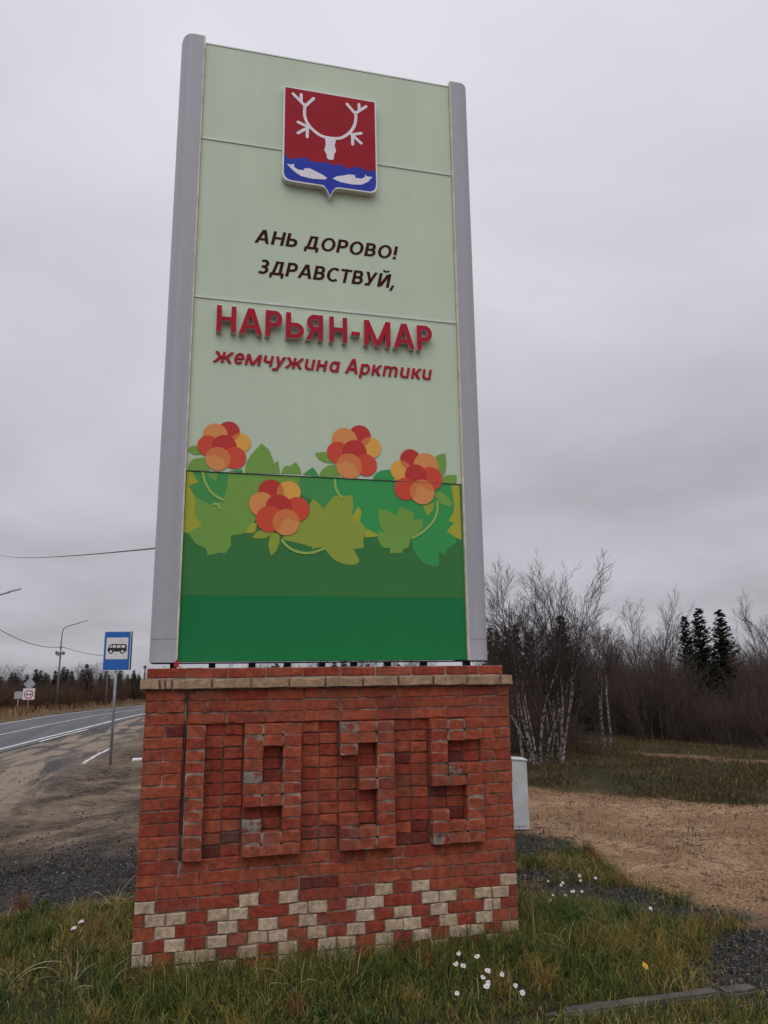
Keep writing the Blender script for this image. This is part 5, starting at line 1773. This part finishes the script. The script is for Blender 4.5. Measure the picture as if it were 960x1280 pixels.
def clods():
    rg = np.random.default_rng(44)
    n = 26000
    y = 2.5 + 14 * rg.random(n) ** 1.3; x = rg.uniform(-5.5, .4, n)
    rdv = road_dist(x, y)
    k = (rdv < -2.2 + .8 * vnoise(x, y, 4)) & (rg.random(n) < np.clip(.35 + .9 * fbm(x * .8, y * .8, 23), 0, 1)) & ~((x > -.05) & (y < .9))
    x, y = x[k], y[k]; n = len(x)
    z = surf(x, y)[0]
    s = .006 + .020 * rg.random(n) ** 5
    O = np.array([[1, 0, 0], [0, 1, 0], [-1, 0, 0], [0, -1, 0], [0, 0, 1], [0, 0, -1]], float)
    V = O[None] * rg.uniform(.6, 1.3, (n, 6, 1)) * s[:, None, None]
    V[..., 2] *= .6
    V = V + np.stack([x, y, z + s * .05], 1)[:, None, :]
    Fq = np.array([[0, 1, 4], [1, 2, 4], [2, 3, 4], [3, 0, 4], [1, 0, 5], [2, 1, 5], [3, 2, 5], [0, 3, 5]])
    me = mesh_np('dirt_clods', V.reshape(-1, 3), (np.arange(n)[:, None, None] * 6 + Fq[None]).reshape(-1, 3), [M['blade']])
    cols = np.array([(.05, .038, .028), (.09, .068, .05), (.17, .13, .10), (.025, .024, .024), (.30, .27, .24)])[rg.choice(5, n, p=[.34, .28, .14, .21, .03])] * rg.uniform(.7, 1.3, (n, 1))
    a = me.attributes.new('tint', 'FLOAT_COLOR', 'POINT')
    a.data.foreach_set('color', np.repeat(np.concatenate([cols, np.ones((n, 1))], 1), 6, axis=0).astype(np.float32).ravel())
    tag(link('dirt_clods', me), 'loose dirt clods and pebbles over the lay-by', 'dirt', kind='stuff')
clods()

# white daisies
M['petal'] = plain('daisy_petal', (.66, .64, .65), .6, .1, 30)
M['disc'] = plain('daisy_disc', (.52, .33, .03), .7, .2, 30)
M['stem'] = plain('daisy_stem', (.035, .06, .014), .7, .3, 30)
def daisy_parts(seed):
    r = random.Random(seed)
    H = r.uniform(.13, .18)
    top = Vector((r.uniform(-.03, .03), r.uniform(-.04, .01), H))
    mb = MB(); mb.tube([(0, 0, -.01), (top.x * .4, top.y * .4, H * .55), tuple(top)], .0016, 4); st = mb.mesh('stem', [M['stem']])
    mb = MB()
    nrm = Vector((r.uniform(-.4, .4), r.uniform(-.9, -.3), 1)).normalized()
    a = nrm.orthogonal().normalized(); b_ = nrm.cross(a)
    n = r.choice([9, 10, 11])
    for k in range(n):
        t = 2 * math.pi * k / n + r.uniform(-.15, .15)
        d = a * math.cos(t) + b_ * math.sin(t); s = nrm.cross(d)
        L = r.uniform(.017, .023); dr = r.uniform(-.25, .15)
        p0 = top + d * .004; p1 = top + d * L * .65 + nrm * dr * L * .3; p2 = top + d * L + nrm * dr * L
        mb.add([p0 - s * .0018, p0 + s * .0018, p1 + s * .0048, p2 + s * .0025, p2 - s * .0025, p1 - s * .0048], [(0, 1, 2, 5), (5, 2, 3, 4)])
    pt = mb.mesh('petals', [M['petal']])
    mb = MB(); mb.tube([tuple(top - nrm * .001), tuple(top + nrm * .003), tuple(top + nrm * .005)], [.0058, .0055, .002], 8); dc = mb.mesh('disc', [M['disc']])
    return st, pt, dc
DA = [daisy_parts(k) for k in range(5)]
spots1 = [(1.96, -.48), (1.94, -.61), (2.03, -.57), (2.0, -.79), (2.02, -.86), (2.09, -.85), (2.14, -.93), (1.91, -1.0), (1.79, -.96), (2.16, -1.02), (1.89, -.63), (2.05, -.72)]
spots2 = [(3.26, .74), (3.31, .65), (3.46, .81), (3.22, .58), (3.07, .49), (3.28, .56), (3.39, .63), (3.61, .84), (3.13, .61), (3.60, 1.02), (3.63, .05), (3.36, .90), (3.20, .86)]
for grp, lab, sp_ in (('daisies in front of the pedestal', 'white daisy in the grass by the pedestal right front corner', spots1), ('daisies beside the black gravel', 'white daisy among grass beside the black gravel right of the pedestal', spots2)):
    for i, (x_, y_) in enumerate(sp_):
        zz = float(surf(np.array([x_]), np.array([y_]))[0][0])
        t = thing('daisy', lab, 'flower', (x_, y_, zz), rt.uniform(0, .8) - .4, grp)
        s = rt.uniform(.62, .92) if sp_ is spots1 else rt.uniform(.45, .7)
        t.scale = (s, s, max(s, .85))
        for n_, me in zip(('stem', 'petals', 'disc'), DA[i % 5]):
            link(n_, me, t)
# one yellow hawkweed by the kerb
t = thing('yellow_flower', 'small yellow flower in the grass just behind the kerb end', 'flower', (2.97, -.93, 0))
for n_, me in zip(('stem', 'petals', 'disc'), daisy_parts(9)):
    if n_ == 'petals':
        me.materials.clear(); me.materials.append(plain('hawkweed_petal', (.60, .34, .02), .6, .1, 30))
    link(n_, me, t)

# bent dry blades of coarse grass
M['straw'] = plain('straw_blade', (.33, .27, .145), .8, .3, 14)
M['straw_green'] = plain('pale_green_blade', (.16, .20, .085), .8, .3, 14)
def tuft(name, label, x, y, seed, n, L0, mats):
    r = random.Random(seed)
    z = float(surf(np.array([x]), np.array([y]))[0][0])
    t = thing(name, label, 'grass tuft', (x, y, z))
    for k in range(n):
        a = r.uniform(0, 2 * math.pi); L = L0 * r.uniform(.55, 1.2)
        d = Vector((math.cos(a), math.sin(a) * .8, 0)); s = Vector((-d.y, d.x, 0))
        el = R(r.uniform(35, 80)); droop = r.uniform(1.2, 2.6)
        p = Vector((r.uniform(-.03, .03), r.uniform(-.03, .03), 0)); pts = [p.copy()]
        kink = r.random() < .4; kk = r.randrange(3, 6)
        for j in range(8):
            p = p + (d * math.cos(el) + Vector((0, 0, math.sin(el)))) * L / 8
            if p.z < .01: p.z = .01
            pts.append(p.copy()); el -= droop / 8
            if kink and j == kk: el -= 1.0
        w = r.uniform(.0020, .0046)
        mb = MB()
        vs = []
        for j, q in enumerate(pts):
            ww = w * (1 - .85 * (j / 8) ** 2)
            tw = s * math.cos(.6) + Vector((0, 0, 1)) * math.sin(.6) * (1 if k % 2 else -1)
            vs += [q - tw * ww, q + tw * ww]
        mb.add(vs, [(2 * j, 2 * j + 1, 2 * j + 3, 2 * j + 2) for j in range(8)])
        link('blade', mb.mesh('blade', [mats[k % len(mats)]]), t)
st_ = [M['straw'], M['straw'], M['straw_green']]
tuft('dry_grass_tuft', 'long bent straw blades sprawling left of the pedestal corner, lower left of picture', -.33, .02, 3, 18, .40, st_)
tuft('dry_grass_tuft', 'bent straw blades nearest the pedestal left front corner', -.14, -.16, 6, 10, .33, st_)
tuft('dry_grass_tuft', 'pale sprawling blades at the left edge of the grass', -.72, .22, 8, 12, .36, st_)
tuft('dry_grass_tuft', 'pale straw clump where grass meets black gravel left of the pedestal', -.24, 1.62, 12, 16, .34, [M['straw'], M['straw']])
tuft('dry_grass_tuft', 'broad pale blades standing right of the pedestal corner', 2.78, -.40, 15, 9, .36, [M['straw_green'], M['straw'], M['straw_green']])
tuft('dry_grass_tuft', 'thin green blades before the middle of the pedestal', .95, -.42, 21, 12, .24, [M['straw_green'], M['straw_green'], M['straw']])
tuft('dry_grass_tuft', 'thin straw blades before the left half of the pedestal', .42, -.22, 24, 9, .24, [M['straw'], M['straw_green']])
# two scraps of white paper in the grass on the left
mb = MB(); mb.add([(-.02, 0, .0), (.018, -.004, .006), (.022, .02, .016), (-.012, .022, .01), (.004, .01, .022)], [(0, 1, 4), (1, 2, 4), (2, 3, 4), (3, 0, 4)])
me = mb.mesh('paper_scrap', [M['petal']])
for i, (x_, y_) in enumerate(((-.43, 1.02), (-.46, .88))):
    o = tag(link('paper_scrap', me, loc=(x_, y_, .085)), ['upper', 'lower'][i] + ' of two white paper scraps in the grass left of the pedestal', 'litter')
